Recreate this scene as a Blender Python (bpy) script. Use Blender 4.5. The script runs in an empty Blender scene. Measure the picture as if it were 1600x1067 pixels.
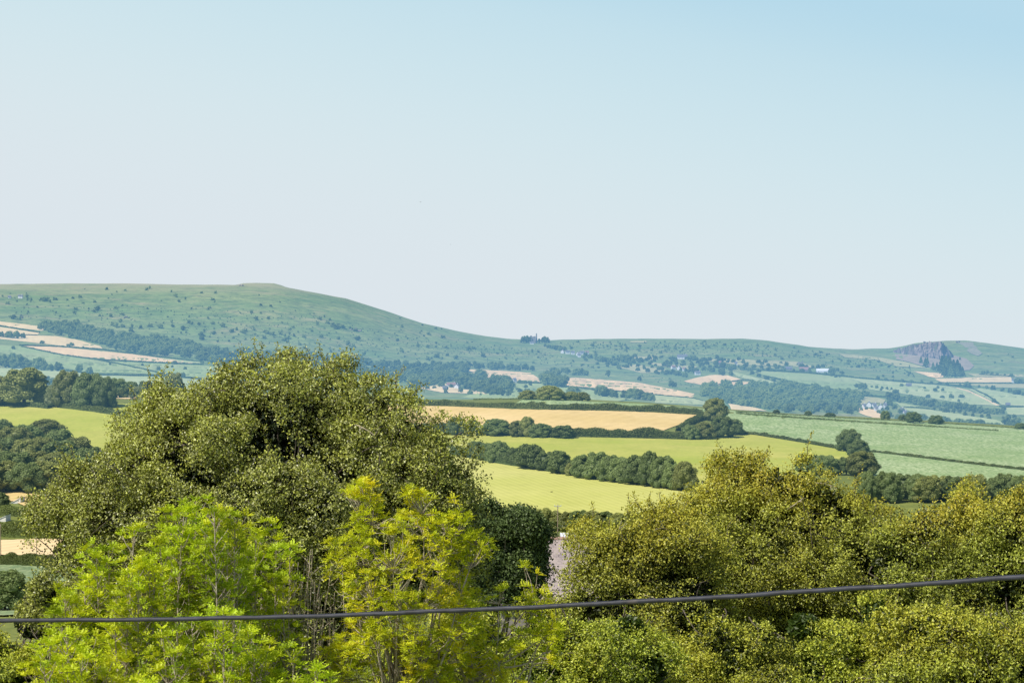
import bpy, math, random
import numpy as np
from mathutils import Vector, geometry, noise as mnoise

rng = np.random.default_rng(7)
random.seed(7)
C = bpy.context.scene
COL = C.collection
F = 3778.0          # focal length in pixels of a 1600 px wide frame
YH = 560.0          # row of the true horizon

# ------------------------------------------------------------------ helpers
def tag(o, label=None, cat=None, group=None, kind=None):
    if label: o['label'] = label
    if cat: o['category'] = cat
    if group: o['group'] = group
    if kind: o['kind'] = kind
    return o

def empty(name, loc, rz=0.0):
    o = bpy.data.objects.new(name, None)
    o.empty_display_size = 0.3
    COL.objects.link(o); o.location = loc; o.rotation_euler = (0, 0, rz)
    return o

def mesh_np(name, V, faces, smooth=False, attrs=None):
    """faces: list of (n,k) int arrays"""
    me = bpy.data.meshes.new(name)
    V = np.asarray(V, np.float32)
    me.vertices.add(len(V)); me.vertices.foreach_set('co', V.ravel())
    faces = [f for f in faces if len(f)]
    nl = sum(f.size for f in faces); nf = sum(len(f) for f in faces)
    me.loops.add(nl); me.polygons.add(nf)
    me.loops.foreach_set('vertex_index', np.concatenate([f.ravel() for f in faces]).astype(np.int32))
    tot = np.concatenate([np.full(len(f), f.shape[1]) for f in faces])
    st = np.concatenate([[0], np.cumsum(tot)[:-1]])
    me.polygons.foreach_set('loop_start', st.astype(np.int32))
    me.polygons.foreach_set('use_smooth', np.full(nf, smooth))
    if attrs:
        for k, (dom, a) in attrs.items():
            at = me.attributes.new(k, 'FLOAT', dom); at.data.foreach_set('value', np.asarray(a, np.float32))
    me.update(calc_edges=True); me.validate()
    return me

def obj(name, me, mat, parent=None, loc=None):
    o = bpy.data.objects.new(name, me)
    COL.objects.link(o)
    if mat and not me.materials: me.materials.append(mat)
    if parent: o.parent = parent
    if loc is not None: o.location = loc
    return o

def vnoise(P, s, seed=0.0):
    """cheap smooth noise of (n,3) points, about -1..1"""
    P = np.asarray(P, float) * s + seed * 7.31
    x, y, z = P[..., 0], P[..., 1], P[..., 2]
    r = (np.sin(1.7*x + 1.3*np.sin(2.1*y + seed)) + np.sin(1.9*y + 1.1*np.sin(1.6*z + 1.0 + seed))
         + np.sin(1.8*z + 1.2*np.sin(2.3*x + 2.0 + seed)) + np.sin(1.1*(x + y + z) + 1.5*np.sin(x - y + seed)))
    return r / 3.2

def norm(v): return v / np.maximum(np.linalg.norm(v, axis=-1, keepdims=True), 1e-9)
def sph(n):
    return norm(rng.normal(size=(n, 3)))

# ------------------------------------------------------------------ terrain
def pchip(xs, Y, xq):
    """xs (K,), Y (K,N), xq (M,) -> (M,N) monotone cubic"""
    h = np.diff(xs)[:, None]; d = np.diff(Y, axis=0) / h
    m = np.zeros_like(Y)
    for k in range(1, len(xs) - 1):
        a, b = d[k-1], d[k]; w1 = 2*h[k] + h[k-1]; w2 = h[k] + 2*h[k-1]
        same = a*b > 0
        with np.errstate(divide='ignore', invalid='ignore'):
            m[k] = np.where(same, (w1 + w2) / (w1/np.where(same, a, 1) + w2/np.where(same, b, 1)), 0)
    m[0] = d[0]; m[-1] = d[-1]
    i = np.clip(np.searchsorted(xs, xq) - 1, 0, len(xs) - 2)
    t = ((xq - xs[i]) / np.diff(xs)[i])[:, None]; hh = h[i]
    return ((2*t**3 - 3*t**2 + 1)*Y[i] + (t**3 - 2*t**2 + t)*hh*m[i]
            + (-2*t**3 + 3*t**2)*Y[i+1] + (t**3 - t**2)*hh*m[i+1])

CREST = np.array([(-3000, 620), (-100, 622), (0, 625), (200, 618), (400, 616), (600, 624), (700, 626), (860, 623), (1000, 629), (1140, 640),
                  (1300, 651), (1450, 658), (1600, 668), (1900, 680), (4600, 690)], float)
SKY = np.array([(-3000, 470), (-300, 450), (0, 446), (60, 446), (200, 445), (330, 446), (400, 447.5), (430, 449), (450, 451.5), (470, 455),
                (540, 468), (600, 486), (660, 506), (720, 519), (760, 526), (800, 531), (850, 534), (880, 532), (1000, 530), (1100, 531),
                (1160, 530), (1200, 533), (1260, 541), (1330, 546), (1390, 545), (1410, 542), (1430, 537.5), (1480, 534.5), (1510, 534),
                (1540, 537), (1600, 545), (1800, 555), (4600, 570)], float)
MID = np.array([(-3000, 545), (0, 545), (400, 565), (800, 590), (1200, 592), (1600, 603), (4600, 610)], float)
DS = 4600.0
def height(px, D):
    """px (N,), D (M,) -> z (M,N)"""
    px = np.asarray(px, float); D = np.asarray(D, float)
    c = np.interp(px, CREST[:, 0], CREST[:, 1]); s = np.interp(px, SKY[:, 0], SKY[:, 1]); m = np.interp(px, MID[:, 0], MID[:, 1])
    o = np.ones_like(px)
    zr = lambda row, d: -(row - YH) / F * d
    xs = np.array([1, 30, 60, 120, 200, 400, 600, 750, 900, 1100, 1300, 1500, 1900, 2250, 3300, DS, DS+700, 9000, 30000], float)
    Y = np.stack([-7*o, -8*o, -12*o, -19*o, -28*o, -42*o, -50*o, -50*o, -45*o, -36.5*o + 0.4*(zr(c, 1300) + 24),
                  zr(c, 1300), zr(c+22, 1500), zr(c+26, 1900), zr(c+6, 2250), zr(m, 3300), zr(s, DS), zr(s, DS) - 60, -60*o, -300*o])
    z = pchip(xs, Y, D)
    X = (px[None, :] - 800) / F * D[:, None]; Yw = np.broadcast_to(D[:, None], X.shape)
    P = np.stack([X, Yw, np.zeros_like(X)], -1)
    wf = np.clip((D - 2300) / 500, 0, 1)[:, None]; wn = np.clip((D - 250) / 200, 0, 1)[:, None] * (1 - wf)
    wd = np.clip(np.abs(D - DS) / 200, 0.25, 1)[:, None]
    z = z + np.interp(px, [368, 380, 400, 428, 440, 452], [0, 3.5, 4.5, 5.2, 3.5, 0])[None]*DS/F*np.clip((D-4400)/150, 0, 1)[:, None]*np.clip((4850-D)/150, 0, 1)[:, None] + wf*wd*(3.2*vnoise(P, 1/150., 1) + 1.3*vnoise(P, 1/55., 2) + 0.5*vnoise(P, 1/17., 5)) + wn*(0.7*vnoise(P, 1/60., 3) + .25*vnoise(P, 1/22., 4))
    return z

PXC = np.concatenate([np.linspace(-3000, -320, 40), np.arange(-300, 1901, 4.0), np.linspace(1930, 4600, 40)])
DG = np.concatenate([np.geomspace(1.2, 1300, 190, endpoint=False), np.arange(1300, 5300, 9.0), np.geomspace(5400, 30000, 30)])
ZG = height(PXC, DG)
XG = (PXC[None] - 800) / F * DG[:, None]
RG = YH - F * ZG / DG[:, None]

SEC = {'n': (60, 1300), 'f': (2250, DS)}
RMON = {}
for k, (a, b) in SEC.items():
    i = np.where((DG >= a) & (DG <= b))[0]
    RMON[k] = (DG[i], np.minimum.accumulate(RG[i], axis=0))

def DofP(px, py, sec):
    D, R = RMON[sec]
    j = int(np.clip(np.searchsorted(PXC, px) - 1, 0, len(PXC) - 2))
    t = (px - PXC[j]) / (PXC[j+1] - PXC[j])
    r = R[:, j]*(1-t) + R[:, j+1]*t
    return float(np.interp(-py, -r, D))

def zat(px, D):
    j = int(np.clip(np.searchsorted(PXC, px) - 1, 0, len(PXC) - 2)); t = (px - PXC[j]) / (PXC[j+1] - PXC[j])
    i = int(np.clip(np.searchsorted(DG, D) - 1, 0, len(DG) - 2)); u = (D - DG[i]) / (DG[i+1] - DG[i])
    return float((ZG[i, j]*(1-t) + ZG[i, j+1]*t)*(1-u) + (ZG[i+1, j]*(1-t) + ZG[i+1, j+1]*t)*u)

def P(px, py, sec, lift=0.0):
    """ground point seen at photo position px,py on the near or far slopes"""
    D = DofP(px, py, sec)
    return Vector(((px - 800) / F * D, D, zat(px, D) + lift))
def at(px, py, D):
    return np.array([(px - 800) / F * D, D, -(py - YH) / F * D])

# ------------------------------------------------------------------ materials
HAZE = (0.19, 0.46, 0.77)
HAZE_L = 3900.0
def nn(nt, t, **kw):
    n = nt.nodes.new(t)
    for k, v in kw.items():
        if k == 'op': n.operation = v
        else: setattr(n, k, v)
    return n
def math_(nt, op, a, b=None):
    n = nn(nt, 'ShaderNodeMath', op=op)
    for i, v in enumerate((a, b)):
        if v is None: continue
        if isinstance(v, (int, float)): n.inputs[i].default_value = v
        else: nt.links.new(v, n.inputs[i])
    return n.outputs[0]
def finish(mat, shader, haze=False):
    """Output; distant surfaces can get a haze colour painted on as emission."""
    nt = mat.node_tree; out = nn(nt, 'ShaderNodeOutputMaterial')
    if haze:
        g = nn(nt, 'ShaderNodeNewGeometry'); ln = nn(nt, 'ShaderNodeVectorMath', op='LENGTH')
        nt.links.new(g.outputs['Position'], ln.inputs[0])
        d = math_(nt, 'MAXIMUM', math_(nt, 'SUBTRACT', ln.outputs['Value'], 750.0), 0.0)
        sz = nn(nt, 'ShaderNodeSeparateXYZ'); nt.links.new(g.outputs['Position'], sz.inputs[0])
        low = math_(nt, 'EXPONENT', math_(nt, 'MULTIPLY', math_(nt, 'MAXIMUM', math_(nt, 'ADD', sz.outputs['Z'], 45.0), 0.0), -1.0/170.0))   # the painted haze is strongest on low ground
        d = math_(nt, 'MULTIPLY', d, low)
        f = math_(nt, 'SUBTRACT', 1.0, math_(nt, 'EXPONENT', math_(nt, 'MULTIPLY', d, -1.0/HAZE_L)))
        em = nn(nt, 'ShaderNodeEmission'); em.inputs['Color'].default_value = (*HAZE, 1)  # surface glows in the haze colour, in place of a real haze volume
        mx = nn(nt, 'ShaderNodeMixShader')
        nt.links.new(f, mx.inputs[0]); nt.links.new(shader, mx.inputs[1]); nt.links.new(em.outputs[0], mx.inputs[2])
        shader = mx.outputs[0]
    nt.links.new(shader, out.inputs['Surface'])
    return mat
def new_mat(name):
    m = bpy.data.materials.new(name); m.use_nodes = True; m.node_tree.nodes.clear(); return m
def mixc(nt, f, a, b, mode='MIX'):
    n = nn(nt, 'ShaderNodeMix', data_type='RGBA', blend_type=mode)
    for s, v in (('Factor', f), ('A', a), ('B', b)):
        i = [q for q in n.inputs if q.name == s and q.type == ('VALUE' if s == 'Factor' else 'RGBA')][0]
        if isinstance(v, (int, float)): i.default_value = v
        elif isinstance(v, tuple): i.default_value = (*v[:3], 1)
        else: nt.links.new(v, i)
    return [q for q in n.outputs if q.type == 'RGBA'][0]
def noise_(nt, scale, detail=3, rough=0.55, vec=None, lo=0.35, hi=0.65, stretch=None):
    if vec is None:
        g = nn(nt, 'ShaderNodeNewGeometry'); vec = g.outputs['Position']
    if stretch:
        mp = nn(nt, 'ShaderNodeMapping'); mp.inputs['Scale'].default_value = stretch[:3]
        mp.inputs['Rotation'].default_value = (0, 0, stretch[3]); nt.links.new(vec, mp.inputs[0]); vec = mp.outputs[0]
    n = nn(nt, 'ShaderNodeTexNoise'); n.inputs['Scale'].default_value = scale
    n.inputs['Detail'].default_value = detail; n.inputs['Roughness'].default_value = rough
    nt.links.new(vec, n.inputs['Vector'])
    r = nn(nt, 'ShaderNodeMapRange'); r.inputs[1].default_value = lo; r.inputs[2].default_value = hi
    nt.links.new(n.outputs[0], r.inputs[0])
    return r.outputs[0]
def diffuse(nt, c, rough=0.9, spec=0.1):
    b = nn(nt, 'ShaderNodeBsdfPrincipled'); b.inputs['Roughness'].default_value = rough
    b.inputs['Specular IOR Level'].default_value = spec
    if isinstance(c, tuple): b.inputs['Base Color'].default_value = (*c, 1)
    else: nt.links.new(c, b.inputs['Base Color'])
    return b.outputs[0]

def field_mat(name, a, b, big=0.012, fine=0.25, finemix=0.25, stripes=None, dark=None, mid=.09, fs=None):
    m = new_mat(name); nt = m.node_tree
    c = mixc(nt, noise_(nt, big, 4, 0.6), a, b)
    dk = tuple(x*0.72 for x in a)
    fm = math_(nt, 'MULTIPLY', noise_(nt, fine, 4, 0.7, stretch=fs), finemix)
    c = mixc(nt, fm, c, dk if dark is None else dark)
    c = mixc(nt, math_(nt, 'MULTIPLY', noise_(nt, mid, 5, .7, lo=.45, hi=.7), .3), c, tuple(x*.66 for x in a))
    if stripes:
        sc, rot, amt = stripes
        g = nn(nt, 'ShaderNodeNewGeometry'); mp = nn(nt, 'ShaderNodeMapping'); mp.inputs['Rotation'].default_value = (0, 0, rot)
        nt.links.new(g.outputs['Position'], mp.inputs[0])
        w = nn(nt, 'ShaderNodeTexWave'); w.inputs['Scale'].default_value = sc; w.inputs['Distortion'].default_value = 1.6
        w.inputs['Detail Scale'].default_value = 0.4; w.inputs['Detail'].default_value = 3
        nt.links.new(mp.outputs[0], w.inputs[0])
        c = mixc(nt, math_(nt, 'MULTIPLY', w.outputs['Fac'], amt), c, tuple(min(1, x*1.35) for x in b))
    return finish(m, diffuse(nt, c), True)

def ground_mat():
    m = new_mat('ground'); nt = m.node_tree
    g = nn(nt, 'ShaderNodeNewGeometry'); sp = nn(nt, 'ShaderNodeSeparateXYZ'); nt.links.new(g.outputs['Position'], sp.inputs[0])
    near = mixc(nt, noise_(nt, 0.02, 4), (0.19, 0.22, 0.05), (0.26, 0.28, 0.07))
    near = mixc(nt, noise_(nt, 0.4, 4, .7), near, (0.13, 0.16, 0.04))
    hill = mixc(nt, noise_(nt, 0.006, 6, 0.62), (0.18, 0.275, 0.08), (0.30, 0.35, 0.12))
    hill = mixc(nt, math_(nt, 'MULTIPLY', noise_(nt, 0.035, 5, 0.7, lo=.45, hi=.7), 0.75), hill, (0.06, 0.11, 0.045))
    hill = mixc(nt, math_(nt, 'MULTIPLY', noise_(nt, 0.011, 6, 0.75, lo=.52, hi=.70), 0.8), hill, (0.42, 0.36, 0.18))
    hill = mixc(nt, math_(nt, 'MULTIPLY', noise_(nt, 0.09, 4, 0.7, lo=.5, hi=.68), 0.7), hill, (0.05, 0.09, 0.04))
    hill = mixc(nt, math_(nt, 'MULTIPLY', noise_(nt, 0.02, 5, 0.75, lo=.55, hi=.75, stretch=(.35, 1, 1, .15)), 0.7), hill, (0.38, 0.38, 0.18))
    # dry grass cap towards the hill top
    hz = nn(nt, 'ShaderNodeMapRange'); hz.inputs[1].default_value = 108; hz.inputs[2].default_value = 138
    nt.links.new(sp.outputs['Z'], hz.inputs[0])
    cap = math_(nt, 'MULTIPLY', hz.outputs[0], noise_(nt, 0.008, 5, 0.7, lo=.30, hi=.52))
    hill = mixc(nt, cap, hill, (0.38, 0.35, 0.19))
    far = nn(nt, 'ShaderNodeMapRange'); far.inputs[1].default_value = 1500; far.inputs[2].default_value = 1900
    nt.links.new(sp.outputs['Y'], far.inputs[0])
    c = mixc(nt, far.outputs[0], near, hill)
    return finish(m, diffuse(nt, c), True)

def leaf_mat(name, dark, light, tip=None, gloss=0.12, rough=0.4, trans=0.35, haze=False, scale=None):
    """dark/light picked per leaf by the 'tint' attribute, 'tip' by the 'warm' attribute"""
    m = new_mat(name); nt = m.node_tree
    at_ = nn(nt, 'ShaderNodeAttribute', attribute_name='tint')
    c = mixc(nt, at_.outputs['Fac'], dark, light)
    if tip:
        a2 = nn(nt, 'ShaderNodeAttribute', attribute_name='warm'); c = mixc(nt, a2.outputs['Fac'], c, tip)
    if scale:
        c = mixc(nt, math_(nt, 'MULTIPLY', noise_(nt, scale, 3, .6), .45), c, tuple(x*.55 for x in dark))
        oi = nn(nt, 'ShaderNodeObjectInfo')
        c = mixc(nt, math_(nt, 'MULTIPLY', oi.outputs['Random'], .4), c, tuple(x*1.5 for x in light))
    d = nn(nt, 'ShaderNodeBsdfDiffuse'); nt.links.new(c, d.inputs[0]); sh = d.outputs[0]
    if trans:
        t = nn(nt, 'ShaderNodeBsdfTranslucent')
        nt.links.new(mixc(nt, 1.0, c, (1.1, 1.05, 0.5), 'MULTIPLY'), t.inputs[0])
        mx = nn(nt, 'ShaderNodeMixShader'); mx.inputs[0].default_value = trans
        nt.links.new(sh, mx.inputs[1]); nt.links.new(t.outputs[0], mx.inputs[2]); sh = mx.outputs[0]
    if gloss:
        gl = nn(nt, 'ShaderNodeBsdfGlossy'); gl.inputs['Roughness'].default_value = rough; gl.inputs[0].default_value = (1, 1, .93, 1)
        mx = nn(nt, 'ShaderNodeMixShader'); mx.inputs[0].default_value = gloss
        nt.links.new(sh, mx.inputs[1]); nt.links.new(gl.outputs[0], mx.inputs[2]); sh = mx.outputs[0]
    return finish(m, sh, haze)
def plain(name, a, b=None, scale=3.0, rough=0.8, haze=False, spec=.2):
    m = new_mat(name); nt = m.node_tree
    c = mixc(nt, noise_(nt, scale, 4, .65), a, b or tuple(x*.7 for x in a))
    return finish(m, diffuse(nt, c, rough, spec), haze)

M = {}
M['ground'] = ground_mat()
M['bark'] = plain('bark', (0.16, 0.13, 0.10), (0.07, 0.06, 0.045), 8)
M['palebark'] = plain('pale_bark', (0.52, 0.45, 0.34), (0.30, 0.24, 0.17), 9)
M['fartrunk'] = plain('far_trunk', (0.09, 0.08, 0.06), None, .5, haze=True)
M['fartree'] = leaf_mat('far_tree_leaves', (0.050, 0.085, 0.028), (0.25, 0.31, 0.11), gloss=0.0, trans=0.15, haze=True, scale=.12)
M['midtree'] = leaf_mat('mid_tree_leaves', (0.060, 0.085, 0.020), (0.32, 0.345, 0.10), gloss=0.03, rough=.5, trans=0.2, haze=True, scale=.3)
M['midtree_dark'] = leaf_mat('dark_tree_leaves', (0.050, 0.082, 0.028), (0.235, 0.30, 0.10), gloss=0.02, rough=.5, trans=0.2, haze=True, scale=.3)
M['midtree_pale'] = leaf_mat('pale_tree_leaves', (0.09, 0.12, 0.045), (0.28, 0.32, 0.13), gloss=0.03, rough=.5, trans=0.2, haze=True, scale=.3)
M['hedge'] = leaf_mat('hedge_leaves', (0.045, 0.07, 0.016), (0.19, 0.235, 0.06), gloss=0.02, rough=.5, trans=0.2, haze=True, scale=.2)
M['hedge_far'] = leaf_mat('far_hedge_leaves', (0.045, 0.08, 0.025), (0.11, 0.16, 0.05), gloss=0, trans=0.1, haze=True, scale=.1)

# ------------------------------------------------------------------ ground sheet
n0, n1 = ZG.shape
V = np.stack([XG, np.broadcast_to(DG[:, None], XG.shape), ZG], -1).reshape(-1, 3)
ii, jj = np.meshgrid(np.arange(n0-1), np.arange(n1-1), indexing='ij'); b = (ii*n1 + jj).ravel()
g = obj('ground', mesh_np('ground', V, [np.stack([b, b+1, b+n1+1, b+n1], 1)], True), M['ground'])
tag(g, kind='structure')

# ------------------------------------------------------------------ fields
def resample(poly, step, jit, closed=True):
    out = []; n = len(poly)
    for i in range(n if closed else n-1):
        a = np.array(poly[i], float); c = np.array(poly[(i+1) % n], float)
        k = max(1, int(np.hypot(*(c-a)) / step))
        for q in range(k):
            p = a + (c-a)*q/k
            if q: p = p + rng.normal(size=2)*jit*np.array([1.5, .5])
            out.append(p)
    if not closed: out.append(np.array(poly[-1], float))
    return out
def inside(poly, x, y):
    r = False; n = len(poly); j = n-1
    for i in range(n):
        xi, yi = poly[i]; xj, yj = poly[j]
        if (yi > y) != (yj > y) and x < (xj-xi)*(y-yi)/(yj-yi) + xi: r = not r
        j = i
    return r
LIFT = [0]
def field(name, poly, mat, sec='f', lift=None):
    LIFT[0] += 1
    if lift is None: lift = (0.30 if sec == 'f' else 0.10) + 0.012*LIFT[0]*(1 if sec == 'f' else .4)
    out = resample(poly, 7, 0.35)
    xs = [p[0] for p in out]; ys = [p[1] for p in out]
    pts = [Vector((p[0], p[1])) for p in out]; nb = len(pts)
    sx, sy = (9, 1.7) if sec == 'f' else (12, 3)
    y = min(ys) + sy*.5
    while y < max(ys):
        x = min(xs) + sx*.5
        while x < max(xs):
            if inside(poly, x, y): pts.append(Vector((x + random.uniform(-2, 2), y)))
            x += sx
        y += sy
    vo, eo, fo, *_ = geometry.delaunay_2d_cdt(pts, [(i, (i+1) % nb) for i in range(nb)], [], 1, 1e-4)
    V = [P(v.x, v.y, sec, lift) for v in vo]
    me = bpy.data.meshes.new(name); me.from_pydata(V, [], [tuple(f) for f in fo])
    me.polygons.foreach_set('use_smooth', [True]*len(me.polygons)); me.update()
    # faces upwards
    if sum(p.normal.z for p in me.polygons) < 0: me.flip_normals()
    return tag(obj(name, me, mat), kind='structure')

TAN = field_mat('stubble', (0.78, 0.57, 0.30), (0.86, 0.66, 0.38), .02, .08, .25, (0.06, .5, .2))
PINK = field_mat('pink_stubble', (0.86, 0.59, 0.32), (0.92, 0.68, 0.39), .02, .08, .25)
OLIVE = field_mat('dry_pasture', (0.43, 0.42, 0.19), (0.55, 0.49, 0.26), .02, .08, .3)
GREEN = field_mat('far_pasture', (0.33, 0.42, 0.16), (0.41, 0.46, 0.20), .012, .08, .2)
PALE = field_mat('pale_pasture', (0.42, 0.49, 0.21), (0.53, 0.55, 0.28), .012, .08, .2)
LIME = field_mat('lime_pasture', (0.39, 0.44, 0.065), (0.53, 0.50, 0.12), .02, .5, .4, dark=(0.25, 0.31, 0.06), mid=.05)
LIME2 = field_mat('mown_pasture', (0.48, 0.49, 0.12), (0.56, 0.54, 0.17), .02, .5, .2, (0.11, math.radians(-15), .20))
GOLD = field_mat('ripe_wheat', (0.68, 0.50, 0.20), (0.78, 0.58, 0.27), .03, .35, .35, (0.045, math.radians(24), .09))
CROP = field_mat('leafy_crop', (0.36, 0.46, 0.20), (0.52, 0.59, 0.33), .03, .75, .95, dark=(0.15, 0.25, 0.08), fs=(1, .3, 1, .1))
CABB = field_mat('grey_crop', (0.26, 0.33, 0.15), (0.40, 0.46, 0.24), .1, .9, .9, dark=(0.10, 0.18, 0.09), fs=(1, .2, 1, 0))

wf, pf = 'wheat_field', 'pasture_field'
for nm, mt, poly in [
    (wf, TAN, [(-90,499),(0,502.5),(40,507),(79,513),(66,517),(30,513),(0,509),(-90,505)]),
    (wf, TAN, [(-90,507),(0,511),(62,520.5),(58,523.5),(0,522),(-90,519)]),
    (wf, TAN, [(-90,523),(0,524),(40,524),(87,525.5),(120,531),(157,541),(160,545),(115,543),(66,537),(0,530),(-90,528)]),
    (wf, PINK, [(34,540.5),(92,542.5),(210,554),(290,565),(310,569),(250,566),(157,562),(100,555),(66,547)]),
    (pf, PALE, [(244,559),(312,565),(314,568.5),(280,566)]),
    (pf, GREEN, [(-90,538),(30,541),(66,548),(100,556),(147,563),(200,572),(262,586),(200,583),(150,583),(120,580),(80,571),(0,551),(-90,549)]),
    (pf, GREEN, [(157,563.5),(240,568),(345,573),(330,594),(262,586.5),(210,574)]),
    (pf, PALE, [(-90,574),(70,576),(130,584),(200,588),(262,589),(330,596),(300,618),(200,614),(-90,612)]),
    (wf, PINK, [(731,577.5),(756,578),(790,580),(829,583),(843,592),(844,598),(805,598),(790,595),(773,593),(745,588)]),
    (pf, GREEN, [(790,599),(850,600),(900,607),(965,612),(1015,620),(960,628),(800,625),(720,622),(760,608)]),
    (wf, PINK, [(885,591.5),(900,590.5),(960,595),(1000,598.5),(1045,607.5),(1085,615.5),(1083,621.5),(1050,619),(1020,616.5),(965,611),(950,607.5),(884,603)]),
    (pf, PALE, [(1020,617.5),(1083,622.5),(1109,628),(1098,633),(1024,630)]),
    (pf, OLIVE, [(964,573),(992,570),(1041,577),(1039,581),(1002,583),(973,576)]),
    (wf, PINK, [(1068,596),(1090,590),(1109,586.5),(1136,586.5),(1158,593),(1130,598),(1109,605),(1092,601)]),
    (wf, PINK, [(1120,603),(1143,597),(1175,597.5),(1160,602)]),
    (pf, PALE, [(1143,581),(1180,590),(1219,599.5),(1194,599),(1151,588)]),
    (pf, GREEN, [(1175,579),(1260,584.5),(1334,591),(1345,600),(1340,609),(1300,608),(1253,600),(1194,587)]),
    (pf, OLIVE, [(1092,561),(1151,562),(1247,566),(1283,576),(1236,572),(1158,571),(1109,565)]),
    (pf, OLIVE, [(988,556.5),(1020,558.5),(1020,562),(990,561)]),
    (pf, OLIVE, [(1000,565),(1090,573),(1080,579),(1045,575)]),
    (pf, PALE, [(1330,591.5),(1436,600),(1483,604),(1515,613),(1557,634),(1515,632.5),(1451,622),(1398,614),(1358,609),(1351,600)]),
    (wf, PINK, [(1428,580.5),(1472,583.5),(1475,590),(1464,591),(1451,589)]),
    (wf, TAN, [(1460,592.5),(1520,590),(1579,589.5),(1585,598),(1530,598),(1472,598)]),
    (pf, OLIVE, [(1510,584),(1560,585),(1690,586),(1690,592),(1585,589),(1525,589)]),
    (pf, OLIVE, [(1481,600),(1690,600.5),(1690,610),(1560,606)]),
    (pf, PALE, [(1513,608.5),(1530,606.5),(1600,619),(1690,627),(1690,640),(1566,633),(1538,621)]),
    (wf, TAN, [(1483,603.5),(1513,610),(1538,622),(1562,633.5),(1557,634.5),(1530,621),(1508,611)]),
    (pf, OLIVE, [(1336,622),(1352,620.5),(1372,622),(1384,625),(1380,631),(1362,630),(1346,633)]),
    (wf, PINK, [(1330,636),(1366,640),(1379,650),(1375,657),(1345,647)]),
    (pf, PALE, [(1398,628.5),(1436,636),(1409,637)]),
    (pf, PALE, [(1409,638),(1455,641),(1494,647),(1557,657),(1580,665),(1494,658),(1441,651)]),
    (pf, PALE, [(1570,637.5),(1690,637),(1690,655),(1575,648)]),
    (wf, TAN, [(1138,631.5),(1177,637),(1200,643),(1143,641)]),
    (wf, TAN, [(700,600),(715,602),(722,609),(770,611),(765,617),(690,614),(655,607)]),
]:
    field(nm, poly, mt, 'f')
# near slope
field('wheat_field', [(150,617.5),(255,618),(255,624),(170,623.5)], TAN, 'n')
field('pasture_field', [(-120,624),(0,629),(60,634),(150,645),(330,676),(330,745),(130,740),(0,720),(-120,715)], LIME, 'n')
field('pasture_field', [(120,629),(200,632),(330,640),(330,668),(230,652),(160,641)], LIME, 'n')
field('wheat_field', [(540,626),(672,631),(800,640),(950,642.5),(1098,648),(1084,656),(1050,668),(1030,676),(900,674),(760,668),(540,660)], GOLD, 'n')
field('crop_field', [(820,622),(870,626),(1000,631),(1110,640),(1100,644),(1000,641),(900,638),(800,634)], CROP, 'n')
field('pasture_field', [(540,672),(700,677),(900,682.5),(1070,686),(1130,680),(1180,680),(1322,704),(1330,716),(1290,740),(1080,770),(1075,765),(900,741),(780,722),(690,706),(540,690)], LIME, 'n')
field('pasture_field', [(540,692),(690,708),(780,725),(900,744),(1075,767),(1140,772),(1120,800),(1010,815),(880,806),(780,803),(540,800)], LIME2, 'n')
field('crop_field', [(1130,641),(1180,645),(1700,676),(1700,745),(1500,722),(1370,706),(1325,702),(1180,679),(1140,672)], CROP, 'n')
field('crop_field', [(1340,707),(1370,708),(1500,724),(1700,748),(1700,770),(1560,762),(1360,756)], CROP, 'n')
field('wheat_field', [(-80,759),(0,761.5),(60,763),(140,768),(140,800),(60,800),(20,784),(-80,780)], GOLD, 'n')
field('wheat_field', [(-80,838),(0,845),(100,842),(160,846),(160,872),(60,871),(-80,864)], TAN, 'n')
field('crop_field', [(-80,884),(160,884),(160,960),(-80,965)], CABB, 'n')

# ------------------------------------------------------------------ leaf and branch generators
def leaves(c, d, n, L, W, fold=.25):
    """one diamond leaf per row; returns verts, quads"""
    d = norm(d); s = norm(np.cross(n, d)); n2 = np.cross(d, s)
    L = np.broadcast_to(np.asarray(L, float), (len(c),))[:, None]; W = np.broadcast_to(np.asarray(W, float), (len(c),))[:, None]
    V = np.stack([c - d*L*.5, c + s*W*.5 + n2*W*fold - d*L*.05, c + d*L*.5, c - s*W*.5 + n2*W*fold - d*L*.05], 1).reshape(-1, 3)
    q = np.arange(len(c))[:, None]*4 + np.arange(4)[None]
    return V, q
def tubes(paths, sides=5):
    """paths: list of (points (k,3), radii (k,)) -> verts, quads"""
    VV = []; QQ = []; o = 0
    for p, r in paths:
        p = np.asarray(p, float); r = np.asarray(r, float); k = len(p)
        t = norm(np.gradient(p, axis=0)); ref = np.array([0.31, 0.87, 0.38])
        u = norm(np.cross(t, ref)); w = np.cross(t, u)
        a = np.arange(sides)*2*math.pi/sides
        ring = p[:, None] + r[:, None, None]*(np.cos(a)[None, :, None]*u[:, None] + np.sin(a)[None, :, None]*w[:, None])
        VV.append(ring.reshape(-1, 3))
        i, j = np.meshgrid(np.arange(k-1), np.arange(sides), indexing='ij'); j2 = (j+1) % sides
        QQ.append((np.stack([i*sides+j, i*sides+j2, (i+1)*sides+j2, (i+1)*sides+j], -1).reshape(-1, 4)) + o); o += k*sides
    return np.concatenate(VV), np.concatenate(QQ)
def bent(a, b_, k=6, sag=0.12, up=0.15):
    a = np.asarray(a, float); b_ = np.asarray(b_, float); L = np.linalg.norm(b_-a)
    t = np.linspace(0, 1, k)[:, None]
    w = rng.normal(size=3)*sag*L; w2 = rng.normal(size=3)*sag*L*.4
    return a + (b_-a)*t + np.sin(t*math.pi)*(w + np.array([0, 0, up*L])) + np.sin(t*2*math.pi)*w2

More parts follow.
